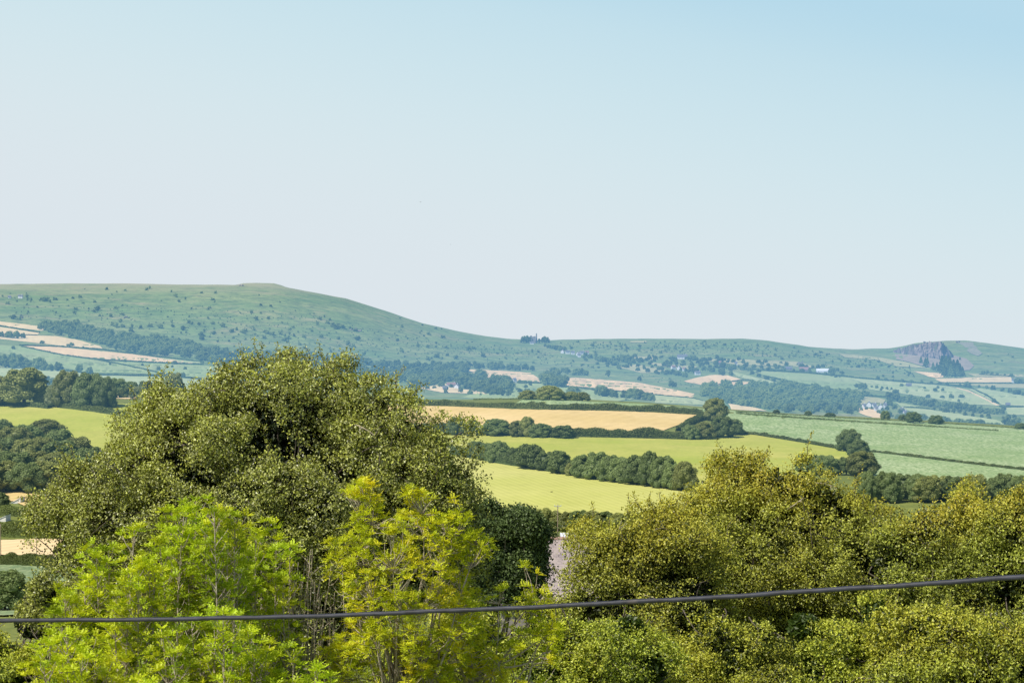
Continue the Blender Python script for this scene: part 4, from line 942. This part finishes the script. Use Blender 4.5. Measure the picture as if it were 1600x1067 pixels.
def broadleaf(name, label, lobes, D, mat, nclump, per, cr, L, Wd, base, group=None, warm=None, shoots=60, shoot_len=(.35, .9), limbs=60, trunk_r=.28, bark='bark', seedtint=0.0, coreleaf=.13, dead=0, upb=.45):
    e = empty(name, (base[0], base[1], base[2]))
    c, out, Cn, R = crown_samples(lobes, D, nclump)
    off = np.array(e.location)
    n = nclump*per; ci = np.repeat(np.arange(nclump), per)
    crs = cr*rng.uniform(.55, 1.35, nclump)
    loc = rng.normal(size=(n, 3))*np.array([1, 1, .8]); rr = np.linalg.norm(loc, axis=1, keepdims=True); loc = loc/np.maximum(rr, 1e-6)*np.minimum(rr, 2.0)*.6
    p = c[ci] + loc*crs[ci][:, None]
    o2 = norm(out[ci]*.6 + norm(loc)*.5 + np.array([0, 0, upb]))
    nr = norm(o2 + rng.normal(size=(n, 3))*.95); d = np.cross(nr, sph(n)) + np.array([0, 0, -.3])
    sz = rng.uniform(.65, 1.25, n)
    V1, q1 = leaves(p, d, nr, L*sz, Wd*sz)
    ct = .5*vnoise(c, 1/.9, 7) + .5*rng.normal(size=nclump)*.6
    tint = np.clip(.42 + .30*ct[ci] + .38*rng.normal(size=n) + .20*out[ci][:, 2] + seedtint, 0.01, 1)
    Vs = [V1]; Qs = [q1]; o = len(V1); T = [tint]; Pts = [p]
    # shoots beyond the outline
    paths = []
    if shoots:
        score = out[:, 2]*.8 + rng.random(nclump)*.9 + np.abs(out[:, 0])*.5; idx = np.argsort(-score)[:shoots*3]; idx = rng.choice(idx, shoots, replace=False)
        for i in idx:
            ln = rng.uniform(*shoot_len); dd = norm(out[i]*.7 + np.array([0, 0, .8]) + rng.normal(size=3)*.35)
            k = 6; t = np.linspace(0, 1, k)[:, None]; cv = rng.normal(size=3)*.12*ln
            pt = c[i] + dd*ln*t + cv*np.sin(t*3.14) + np.array([0, 0, -.12*ln])*t**2
            paths.append((pt, np.linspace(.010, .004, k)))
            m = int(34*ln) + 8; u = rng.random(m)**.8*(k-1.01); iu = u.astype(int); f = (u-iu)[:, None]
            pp = pt[iu]*(1-f) + pt[iu+1]*f; sd = sph(m); pp = pp + sd*L*rng.uniform(.4, 1.3, (m, 1))
            nr = norm(np.array([0, 0, .7]) + rng.normal(size=(m, 3))*.6); v, q = leaves(pp, sd + dd*.6, nr, L*rng.uniform(.7, 1.1, m), Wd*rng.uniform(.7, 1.1, m))
            Vs.append(v); Qs.append(q+o); o += len(v); T.append(np.clip(.5 + .25*rng.normal(size=m), 0, 1)); Pts.append(pp)
    # larger leaves deeper inside, coloured dark to stand for inner shade
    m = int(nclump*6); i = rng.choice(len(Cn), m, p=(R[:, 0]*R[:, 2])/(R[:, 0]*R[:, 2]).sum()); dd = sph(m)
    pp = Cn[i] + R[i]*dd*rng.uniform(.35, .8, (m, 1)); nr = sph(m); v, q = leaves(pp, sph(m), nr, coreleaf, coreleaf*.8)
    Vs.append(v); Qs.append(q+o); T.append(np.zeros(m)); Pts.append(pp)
    T = np.concatenate(T); at_ = {'tint': ('FACE', T), 'warm': ('FACE', np.where(T > 0, np.clip(rng.normal(.0, .35, len(T)), 0, .8), 0))}
    if warm:
        A = np.concatenate(Pts); z0, z1 = warm; wv = np.clip((A[:, 2]-z0)/(z1-z0), 0, 1)*.55 + .25*vnoise(A, 1/.8, 4) + .3*rng.random(len(A)) - .12
        at_['warm'] = ('FACE', np.clip(wv*.72, 0, 1)*(T > 0)*(T > .25))
    obj('crown', mesh_np('crown', np.concatenate(Vs) - off, Qs, False, at_), mat, e)
    # trunk, limbs and twigs
    tb = []; top = Cn[0] + np.array([0, .4, -R[0, 2]*.2]); b0 = np.array(base) + np.array([0, 0, -.4])
    tr = bent(b0, top, 10, .03, 0); tb.append((tr, np.linspace(trunk_r, trunk_r*.3, 10)))
    for j in range(limbs):
        i = rng.integers(0, nclump); s = tr[rng.integers(3, 9)]; tb.append((bent(s, c[i] - out[i]*.35, 8, .05, .03), np.linspace(trunk_r*.22, .012, 8)))
    for j in range(limbs*5):
        i = rng.integers(0, nclump); s = c[i] - out[i]*rng.uniform(.5, 1.1) + rng.normal(size=3)*.25; tb.append((bent(s, c[i] + out[i]*rng.uniform(0, .12), 5, .12, .05), np.linspace(.016, .005, 5)))
    V, q = tubes(tb + paths, 5); obj('trunk', mesh_np('trunk', V - off, [q], True), M[bark], e)
    for j in range(dead):
        cand = np.where((out[:, 1] < -.25) & (out[:, 2] > -.1))[0]; i = rng.choice(cand); L_ = rng.uniform(.5, 1.1); dd = norm(np.array([rng.normal()*.8, -.35, rng.uniform(.1, 1)])); k = 9; t = np.linspace(0, 1, k)[:, None]
        s0 = c[i] - out[i]*.15; pt = s0 + dd*L_*t + np.array([rng.normal()*.2, -.1, -.45])*L_*t**2 + np.sin(t*5)*rng.normal(size=3)*.03; bb = [(pt, np.linspace(.016, .005, k))]
        for q_ in range(3):
            a_ = rng.integers(3, 8); bb.append((bent(pt[a_], pt[a_] + norm(dd + rng.normal(size=3)*.7)*rng.uniform(.12, .35), 5, .1, -.1), np.linspace(.008, .003, 5)))
        V, q = tubes(bb, 5); obj('dead_branch', mesh_np('dead_branch', V - off, [q], True), M['palebark'], e)
    tag(e, label, 'tree', group); return e

LA = leaf_mat('thorn_leaves', (0.016, 0.028, 0.004), (0.56, 0.60, 0.10), tip=(0.62, 0.62, 0.28), gloss=.04, rough=.4, trans=.28)
LA2 = leaf_mat('oak_leaves', (0.025, 0.045, 0.013), (0.15, 0.21, 0.065), gloss=.02, rough=.45, trans=.22)
LD = leaf_mat('beech_leaves', (0.034, 0.048, 0.006), (0.64, 0.68, 0.11), tip=(0.80, 0.64, 0.065), gloss=.03, rough=.45, trans=.38)
LE = leaf_mat('golden_leaves', (0.036, 0.052, 0.006), (0.62, 0.68, 0.11), tip=(0.80, 0.62, 0.065), gloss=.03, rough=.45, trans=.38)
LF = leaf_mat('shrub_leaves', (0.050, 0.085, 0.008), (0.68, 0.78, 0.10), tip=(0.82, 0.72, 0.08), gloss=.03, rough=.45, trans=.38)
LG = leaf_mat('olive_shrub_leaves', (0.042, 0.062, 0.007), (0.66, 0.72, 0.10), tip=(0.80, 0.68, 0.07), gloss=.03, rough=.45, trans=.38)
LB = leaf_mat('ash_leaves', (0.060, 0.120, 0.007), (0.60, 0.76, 0.03), tip=(0.80, 0.80, 0.03), gloss=.02, rough=.45, trans=.38)
LC = leaf_mat('yellow_ash_leaves', (0.26, 0.34, 0.014), (0.78, 0.84, 0.035), tip=(0.90, 0.78, 0.03), gloss=.02, rough=.45, trans=.40)

def gbase(px, D, dx=0): return ((px-800)/F*D, D, zat(px, D))
def zrow(row, D): return -(row-YH)/F*D
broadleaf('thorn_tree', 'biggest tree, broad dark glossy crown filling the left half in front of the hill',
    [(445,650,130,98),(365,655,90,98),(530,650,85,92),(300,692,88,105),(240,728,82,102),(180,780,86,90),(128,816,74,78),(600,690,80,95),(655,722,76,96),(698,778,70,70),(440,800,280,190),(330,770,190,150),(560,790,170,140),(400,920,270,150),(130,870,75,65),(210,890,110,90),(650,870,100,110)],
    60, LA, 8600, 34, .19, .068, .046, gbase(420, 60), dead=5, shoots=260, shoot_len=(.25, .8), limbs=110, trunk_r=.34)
broadleaf('oak_tree', 'shadowy dark green tree directly behind the right flank of the biggest tree',
    [(782,860,72,78),(740,860,70,75),(808,830,38,38),(790,905,58,45),(760,800,40,35),(720,920,80,60),(815,930,48,42)],
    105, LA2, 3200, 36, .30, .13, .085, gbase(780, 105), shoots=30, shoot_len=(.3, .7), limbs=30, trunk_r=.3, coreleaf=.3)
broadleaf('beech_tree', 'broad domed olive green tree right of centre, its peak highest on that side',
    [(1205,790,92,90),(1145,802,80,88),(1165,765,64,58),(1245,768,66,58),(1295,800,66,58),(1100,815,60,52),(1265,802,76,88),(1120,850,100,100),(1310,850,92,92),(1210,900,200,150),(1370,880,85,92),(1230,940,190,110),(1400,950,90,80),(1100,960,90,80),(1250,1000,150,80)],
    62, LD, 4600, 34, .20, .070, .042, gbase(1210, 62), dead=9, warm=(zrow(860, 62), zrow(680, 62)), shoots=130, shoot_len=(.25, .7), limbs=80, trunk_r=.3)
broadleaf('beech_tree', 'smaller olive tree at the left shoulder of the domed olive tree, beside the slate roof',
    [(1040,860,76,68),(985,875,76,78),(948,890,56,66),(1060,930,90,90),(960,970,95,80),(910,990,42,42),(908,942,36,40),(888,962,32,34),(868,990,38,34),(1010,920,90,80)],
    58, LD, 2700, 34, .19, .066, .040, gbase(980, 58), dead=7, warm=(zrow(920, 58), zrow(770, 58)), shoots=90, shoot_len=(.25, .6), limbs=50, trunk_r=.22)
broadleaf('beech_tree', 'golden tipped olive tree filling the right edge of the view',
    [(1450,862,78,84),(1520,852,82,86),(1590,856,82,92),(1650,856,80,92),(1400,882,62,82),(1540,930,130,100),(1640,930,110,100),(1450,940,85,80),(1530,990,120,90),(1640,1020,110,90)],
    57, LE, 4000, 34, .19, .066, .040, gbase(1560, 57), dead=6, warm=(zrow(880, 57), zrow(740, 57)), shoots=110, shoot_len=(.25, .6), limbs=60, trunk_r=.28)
for lab, lob, D, n in [
    ('bright green shrub under the cable at the bottom centre right', [(885,1050,75,60),(950,1025,70,60),(985,985,45,45),(905,1000,40,36),(1010,1040,60,60),(900,1100,120,60),(830,1080,60,50)], 50, 1500),
    ('pale olive shrub below the domed olive tree along the bottom edge', [(1070,1065,75,60),(1135,1030,55,60),(1105,985,42,46),(1180,990,44,40),(1200,1060,70,60),(1120,1100,150,50)], 52, 1700),
    ('yellowish shrub below the right part of the domed olive tree', [(1270,1045,60,60),(1325,1005,50,55),(1255,980,46,44),(1370,965,44,50),(1385,1045,60,80),(1310,1090,150,60)], 52, 1700),
    ('shaded olive shrub filling the gap behind the small yellow green ash', [(740,1030,90,85),(820,1060,90,70),(848,965,44,42),(660,1070,80,70)], 54, 1500),
    ('dark leaning shrub in the bottom right corner', [(1440,1060,75,80),(1450,990,60,60),(1520,1010,60,60),(1590,1030,60,60),(1530,1080,95,70),(1620,1090,80,80)], 51, 1400)]:
    broadleaf('hawthorn_shrub', lab, lob, D, {'b': LF, 'p': LG, 'y': LF, 's': LF, 'd': LG}[lab[0]], int(n*1.25), 34, rng.uniform(.14, .18), rng.uniform(.055, .075), rng.uniform(.034, .046), gbase(lob[0][0], D), warm=(zrow(1080, D), zrow(840, D)), shoots=50, shoot_len=(.2, .55), limbs=30, trunk_r=.12)
broadleaf('hawthorn_shrub', 'yellowish green shrub in the bottom left corner', [(20,1040,70,55),(-30,1010,60,50),(40,1090,110,50)], 44, LF, 900, 34, .15, .052, .03, gbase(20, 44), warm=(zrow(1060, 44), zrow(980, 44)), shoots=40, shoot_len=(.2, .5), limbs=20, trunk_r=.08)
broadleaf('hawthorn_shrub', 'greyish green leafy shrub under the left end of the biggest tree', [(75,930,45,45),(55,975,55,45),(100,960,50,50)], 56, LA, 600, 34, .18, .066, .042, gbase(75, 56), shoots=25, shoot_len=(.2, .5), limbs=15, trunk_r=.08)

def ash_leaves(tip, axis, nl, rach, leaf_l, leaf_w, pairs=4, uplo=.1, uphi=.9):
    """rosettes of feather shaped compound leaves at every tip"""
    m = len(tip)*nl; ti = np.repeat(np.arange(len(tip)), nl)
    az = np.tile(np.arange(nl), len(tip))*(2*math.pi/nl) + rng.uniform(0, 6.28, len(tip))[ti] + rng.normal(size=m)*.25
    ax = norm(axis)[ti]; u = norm(np.cross(ax, np.array([.2, .9, .1]))); w = np.cross(ax, u)
    up = rng.uniform(uplo, uphi, m)[:, None]
    d = norm(np.cos(az)[:, None]*u + np.sin(az)[:, None]*w + ax*up); Lr = rach*rng.uniform(.7, 1.2, m)[:, None]
    s = norm(np.cross(d, np.array([0, 0, 1.]) + rng.normal(size=(m, 3))*.15)); nrm = np.cross(s, d)
    C_, D_, N_, L_, W_ = [], [], [], [], []
    for j in range(pairs+1):
        t = .25 + .75*j/pairs
        pos = tip[ti] + d*Lr*t + np.array([0, 0, -.15])*Lr*t*t
        dd = norm(d + np.array([0, 0, -.35])*t)
        sides = (0,) if j == pairs else (-1, 1)
        for sd in sides:
            ld = norm(dd*(.55 if sd else 1) + s*sd*.9 + np.array([0, 0, -.15])); ll = leaf_l*rng.uniform(.75, 1.15, m)*(1 - .2*abs(t-.6))
            C_.append(pos + ld*ll[:, None]*.55); D_.append(ld); N_.append(norm(nrm + rng.normal(size=(m, 3))*.25)); L_.append(ll); W_.append(leaf_w*rng.uniform(.8, 1.2, m))
    k = 2*pairs + 1
    V, q = leaves(np.concatenate(C_), np.concatenate(D_), np.concatenate(N_), np.concatenate(L_), np.concatenate(W_), .12)
    return V, q, np.tile(ti, k), np.concatenate(C_)

def ash_sapling(label, stems, D, mat, warmk, base_px, ntuft=34, name='ash_sapling', group=None):
    """stems: (px_top, row_top, px_foot, length in rows carrying leaves)"""
    base = gbase(base_px, D); off = np.array(base); e = empty(name, base); tb = []; tips = []; ax = []; dk = []
    for (pt, rt, pf, run) in stems:
        dD = rng.uniform(-.9, .9); a = at(pt, rt, D + dD); f_ = np.array([(pf-800)/F*D, D + dD*.3, base[2]-.3]); k = 14
        path = bent(f_, a, k, .015, .0); tb.append((path, np.linspace(.035, .007, k)))
        zt = a[2]; zl = zt - run*D/F; nt_ = max(5, int(ntuft*run/220.))
        for j in range(nt_):
            z = zt - (zt-zl)*(j/nt_)**1.1*1.0
            f = np.interp(z, path[:, 2], np.arange(k)); i = min(int(f), k-2); q = path[i]*(1-(f-i)) + path[i+1]*(f-i)
            dk.append(j/nt_)
            if j == 0: tips.append(a); ax.append((0, 0, 1)); continue
            r = rng.uniform(.08, .22)*(1 + 1.0*(j/nt_)); th = rng.uniform(0, 6.28); o_ = np.array([math.cos(th)*r, math.sin(th)*r - .08, r*rng.uniform(.4, 1.2)])
            tb.append((bent(q - np.array([0, 0, .1]), q + o_, 5, .05, -.08), np.linspace(.009, .004, 5))); tips.append(q + o_); ax.append(norm(o_ + np.array([0, 0, .5])))
    tips = np.array(tips); ax = np.array(ax)
    V, q, ti, cc = ash_leaves(tips, ax, 7, .155, .058, .025, 4, .3, 1.8)
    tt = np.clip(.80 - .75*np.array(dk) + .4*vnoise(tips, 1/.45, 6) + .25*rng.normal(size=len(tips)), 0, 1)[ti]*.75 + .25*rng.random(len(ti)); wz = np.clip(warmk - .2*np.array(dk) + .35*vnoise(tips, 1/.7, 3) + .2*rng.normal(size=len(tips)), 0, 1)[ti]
    obj('crown', mesh_np('crown', V - off, [q], False, {'tint': ('FACE', tt), 'warm': ('FACE', wz)}), mat, e)
    V, q = tubes(tb, 5); obj('stem', mesh_np('stem', V - off, [q], True), M['palebark'], e)
    return tag(e, label, 'sapling', group)
def fan(cx, top, w, n, foot, run=(180, 330), shape=1.0):
    out = []
    for i in range(n):
        u = (i + random.uniform(.1, .9))/n*2 - 1
        out.append((cx + u*w, top + abs(u)**1.5*80*shape + random.uniform(0, 95), foot + u*w*.5, random.uniform(*run)))
    return out
for lab, cx, top, w, n, D, wk in [
    ('bright green ash sapling standing furthest left, low beside the grey shrub', 100, 905, 42, 10, 43, .12),
    ('ash sapling with lime tips, second clump from the left', 160, 845, 40, 11, 44, .22),
    ('yellow tipped ash sapling third from the left', 215, 820, 38, 11, 42, .35),
    ('tallest fresh green ash sapling reaching highest in front of the big dark crown', 287, 748, 40, 13, 44, .10),
    ('fresh green ash sapling just right of the tallest one', 350, 755, 34, 12, 43, .12),
    ('thin ash sapling beside the bare twiggy stems', 420, 790, 38, 11, 45, .15),
    ('low ash sapling at the bottom under the cable, left of the bare stems', 330, 935, 110, 16, 38, .2),
    ('low bright ash sapling at the bottom, near the left corner', 120, 975, 90, 14, 38, .3),
    ('low leafy ash sapling at the bottom below the bare stems', 450, 985, 70, 12, 38, .12)]:
    ash_sapling(lab, fan(cx, top, w, n, cx, (230, 380) if top < 900 else (150, 240)), D, LB, wk, cx)

def yellow_ash(label, lobes, D, base_px, nt_, warmk, limbs, seedr=0):
    base = gbase(base_px, D); off = np.array(base); e = empty('ash_tree', base)
    c, out, Cn, R = crown_samples(lobes, D, nt_, inner=.75, sub=0)
    foot = np.array([base[0], base[1], base[2]-.3]); tb = []
    hub = Cn[0] + np.array([0, .2, -R[0, 2]*1.1]); tr = bent(foot, hub, 8, .02, 0); tb.append((tr, np.linspace(.09, .05, 8)))
    ends = []
    for j in range(limbs):
        i = rng.integers(0, len(c)); s = hub + (foot-hub)*rng.uniform(0, .35); pth = bent(s, c[i] - out[i]*.12, 10, .06, -.05); tb.append((pth, np.linspace(.032, .008, 10))); ends.append(pth)
    E = np.concatenate([p_[3:] for p_ in ends])
    for i in range(len(c)):
        j = np.argmin(np.linalg.norm(E - c[i] + np.array([0, 0, -.0]), axis=1) + (E[:, 2] > c[i, 2])*.6); 
        if np.linalg.norm(E[j]-c[i]) < 1.3: tb.append((bent(E[j], c[i], 5, .08, -.08), np.linspace(.009, .004, 5)))
    ax = norm(out*.5 + np.array([0, 0, .9]) + rng.normal(size=c.shape)*.3)
    V, q, ti, cc = ash_leaves(c, ax, 7, .140, .052, .022, 4, .2, 1.5)
    tt = np.clip(.55 + .3*rng.normal(size=len(c)), 0, 1)[ti]*.7 + .3*rng.random(len(ti)); wz = np.clip(warmk + .3*vnoise(c, 1/.6, 2) + .25*rng.normal(size=len(c)), 0, 1)[ti]
    obj('crown', mesh_np('crown', V - off, [q], False, {'tint': ('FACE', tt), 'warm': ('FACE', wz)}), LC, e)
    V, q = tubes(tb, 5); obj('trunk', mesh_np('trunk', V - off, [q], True), M['palebark'], e)
    return tag(e, label, 'tree')
yellow_ash('bright yellow green ash tree in front of the biggest tree, left of centre',
    [(625,900,95,120),(560,880,52,70),(690,890,48,80),(600,820,55,50),(560,780,34,34),(655,795,46,36),(720,800,26,26),(745,850,30,26),(610,775,24,22),(640,980,110,80),(540,1040,60,50),(610,1070,110,50)], 45, 610, 1200, .22, 46)
yellow_ash('smaller yellow green ash between the bright yellow one and the olive shrubs',
    [(745,985,60,60),(790,960,42,40),(800,1030,70,55),(700,1050,70,50),(835,935,22,22),(825,900,16,20),(850,990,30,40),(760,1080,110,40)], 46, 770, 430, .12, 24)

# bare pale stems
def bare_stems():
    D = 46; base = gbase(470, D); off = np.array(base); e = empty('bare_shrub', base); tb = []; tw = []
    for j in range(46):
        pf = rng.normal(475, 26); tx = pf + rng.normal(0, 26) + (12 if j % 3 == 0 else 0); ty = rng.uniform(845, 1010) + abs(tx-450)*.25; dD = rng.uniform(-.6, .6)
        a = at(tx, ty, D+dD); f_ = np.array([(pf-800)/F*D, D+dD*.4, base[2]-.3]); p_ = bent(f_, a, 16, .022, 0); p_ = p_ + np.cumsum(rng.normal(size=p_.shape)*.012, axis=0)
        tb.append((p_, np.linspace(.020, .006, 16)))
        for q in range(5):
            i = rng.integers(9, 15); L = rng.uniform(.15, .5); d = norm(np.array([rng.normal()*.7, rng.normal()*.4, rng.uniform(.4, 1)])); tw.append((bent(p_[i], p_[i]+d*L, 5, .1, -.1), np.linspace(.009, .004, 5)))
    V, q = tubes(tb + tw, 5); obj('stem', mesh_np('stem', V-off, [q], True), M['palebark'], e)
    tag(e, 'cluster of bare pale twiggy stems between the green saplings and the yellow ash', 'shrub')
bare_stems()

# ------------------------------------------------------------------ overhead cable
cp = [(-900,975,17),(-400,974,16),(0,969.5,15),(200,967.5,14.6),(400,964.5,14.2),(600,958,13.8),(800,949.5,13.4),(1000,939.5,13),(1200,927.5,12.6),(1400,914.5,12.2),(1600,901,11.8),(1900,878,11.2),(2400,835,10.2)]
xs = np.linspace(-900, 2400, 400); yy = pchip(np.array([q[0] for q in cp], float), np.array([[q[1]] for q in cp], float), xs)[:, 0]; dd = np.interp(xs, [q[0] for q in cp], [q[2] for q in cp])
pts = np.stack([(xs-800)/F*dd, dd, -(yy-YH)/F*dd], 1)
pts[:, 2] += .0016*np.sin(xs*.021) + .001*np.sin(xs*.057 + 1) + rng.normal(size=400)*.0003
V, q = tubes([(pts, .0130 + .0006*np.sin(xs*.09) + rng.normal(size=400)*.0003)], 12)
m = new_mat('cable_sheath'); nt = m.node_tree
c = mixc(nt, noise_(nt, 9, 4, .7), (0.038, 0.040, 0.050), (0.018, 0.017, 0.018)); c = mixc(nt, math_(nt, 'MULTIPLY', noise_(nt, 2.3, 3, .7, lo=.62, hi=.72), .5), c, (0.24, 0.19, 0.14))
finish(m, diffuse(nt, c, .45, .5))
tag(obj('overhead_cable', mesh_np('overhead_cable', V, [q], True), m), 'thick dark cable sagging right across the lower part of the view', 'cable')

# birds
M['bird'] = plain('bird_feathers', (0.03, 0.03, 0.03))
def bird(px, py, D, span, rz, label):
    e = empty('bird', tuple(at(px, py, D)), rz); s = span
    V0, F0 = ico(2); body = V0*np.array([.42, .10, .09])*s; body[:, 2] += np.where(V0[:, 0] > .7, .02*s, 0)
    o = obj('body', mesh_np('body', body, [F0], True), M['bird'], e)
    for sd in (-1, 1):
        W = np.array([(.12,.05,0),(-.12,.05,0),(.10,.30,.10),(-.10,.30,.10),(0.0,.62,.06),(-.14,.58,.05)])*s; W[:, 1] *= sd; W2 = np.concatenate([W, W - np.array([0,0,.012*s])])
        obj('wing', mesh_np('wing', W2, [np.array([(0,1,3,2),(2,3,5,4),(6,8,9,7),(8,10,11,9),(0,2,8,6),(2,4,10,8),(1,7,9,3),(3,9,11,5)])]), M['bird'], e)
    T = np.array([(-.3,0,0),(-.55,.09,0),(-.55,-.09,0),(-.3,0,-.02),(-.55,.09,-.01),(-.55,-.09,-.01)])*s; obj('tail', mesh_np('tail', T, [np.array([(0,1,2),(3,5,4)])]), M['bird'], e)
    tag(e, label, 'bird')
bird(862, 768, 260, .42, .5, 'tiny dark bird flying in front of the mown pasture')
bird(657, 316, 300, .26, 1.1, 'tiny dark bird high in the empty sky')
bird(704, 382, 420, .2, .3, 'faint speck of a bird lower in the sky, right of the darker one')

# ------------------------------------------------------------------ sky, sun, camera
SUN_EL, SUN_AZ = math.radians(48), math.radians(-46)     # azimuth from straight behind the camera's view, left side
w = bpy.data.worlds.new('World'); C.world = w; w.use_nodes = True; nt = w.node_tree; nt.nodes.clear()
sdir = Vector((math.sin(SUN_AZ)*math.cos(SUN_EL), -math.cos(SUN_AZ)*math.cos(SUN_EL), math.sin(SUN_EL)))
sky = nn(nt, 'ShaderNodeTexSky'); sky.sky_type = 'NISHITA'; sky.sun_disc = False; sky.sun_elevation = SUN_EL
sky.sun_rotation = math.atan2(sdir.x, sdir.y); sky.dust_density = 1.2; sky.ozone_density = 1.2; sky.altitude = 100
tc = nn(nt, 'ShaderNodeTexCoord'); sp = nn(nt, 'ShaderNodeSeparateXYZ'); nt.links.new(tc.outputs['Generated'], sp.inputs[0])
mr = nn(nt, 'ShaderNodeMapRange'); mr.inputs[1].default_value = -0.0; mr.inputs[2].default_value = 0.17
# painted sky haze: hand-set gradient, tilted to sit lower at right
hx = math_(nt, 'ADD', sp.outputs['Z'], math_(nt, 'MULTIPLY', sp.outputs['X'], 0.19)); nt.links.new(hx, mr.inputs[0])
cr = nn(nt, 'ShaderNodeValToRGB'); cr.color_ramp.interpolation = 'B_SPLINE'
nt.links.new(mr.outputs[0], cr.inputs[0]); el = cr.color_ramp.elements
stops = [(0.0, (.715, .780, .83)), (.22, (.71, .785, .835)), (.42, (.685, .795, .84)), (.62, (.63, .785, .845)), (.84, (.55, .745, .835)), (1.0, (.45, .685, .825))]
el[0].position, el[0].color = stops[0][0], (*stops[0][1], 1); el[1].position, el[1].color = stops[-1][0], (*stops[-1][1], 1)
for p_, c_ in stops[1:-1]: x = el.new(p_); x.color = (*c_, 1)
b1 = nn(nt, 'ShaderNodeBackground'); b1.inputs['Strength'].default_value = 0.10; nt.links.new(sky.outputs[0], b1.inputs[0])
b2 = nn(nt, 'ShaderNodeBackground'); b2.inputs['Strength'].default_value = 1.0; nt.links.new(cr.outputs[0], b2.inputs[0])
fz = nn(nt, 'ShaderNodeMapRange'); fz.inputs[1].default_value = 0.17; fz.inputs[2].default_value = 0.30; fz.inputs[3].default_value = 1; fz.inputs[4].default_value = 0; fz.interpolation_type = 'SMOOTHSTEP'
nt.links.new(sp.outputs['Z'], fz.inputs[0])
mx = nn(nt, 'ShaderNodeMixShader'); nt.links.new(fz.outputs[0], mx.inputs[0]); nt.links.new(b1.outputs[0], mx.inputs[1]); nt.links.new(b2.outputs[0], mx.inputs[2])
ow = nn(nt, 'ShaderNodeOutputWorld'); nt.links.new(mx.outputs[0], ow.inputs[0])
sun = bpy.data.lights.new('sun', 'SUN'); sun.energy = 5.0; sun.angle = math.radians(.53); sun.color = (1, .95, .86)
so = bpy.data.objects.new('sun', sun); COL.objects.link(so); so.rotation_euler = sdir.to_track_quat('Z', 'Y').to_euler()
cam = bpy.data.cameras.new('camera'); cam.sensor_width = 36; cam.lens = 36*F/1600; cam.shift_y = (YH-533.5)/1600; cam.clip_start = .5; cam.clip_end = 60000
co = bpy.data.objects.new('camera', cam); COL.objects.link(co); co.rotation_euler = (math.radians(90), 0, 0); C.camera = co
C.view_settings.view_transform = 'Standard'; C.view_settings.look = 'None'; C.view_settings.exposure = 0
C.render.engine = 'CYCLES'; C.cycles.max_bounces = 5; C.cycles.diffuse_bounces = 2; C.cycles.glossy_bounces = 2; C.cycles.transmission_bounces = 3
C.cycles.sample_clamp_indirect = 4; C.cycles.use_denoising = True
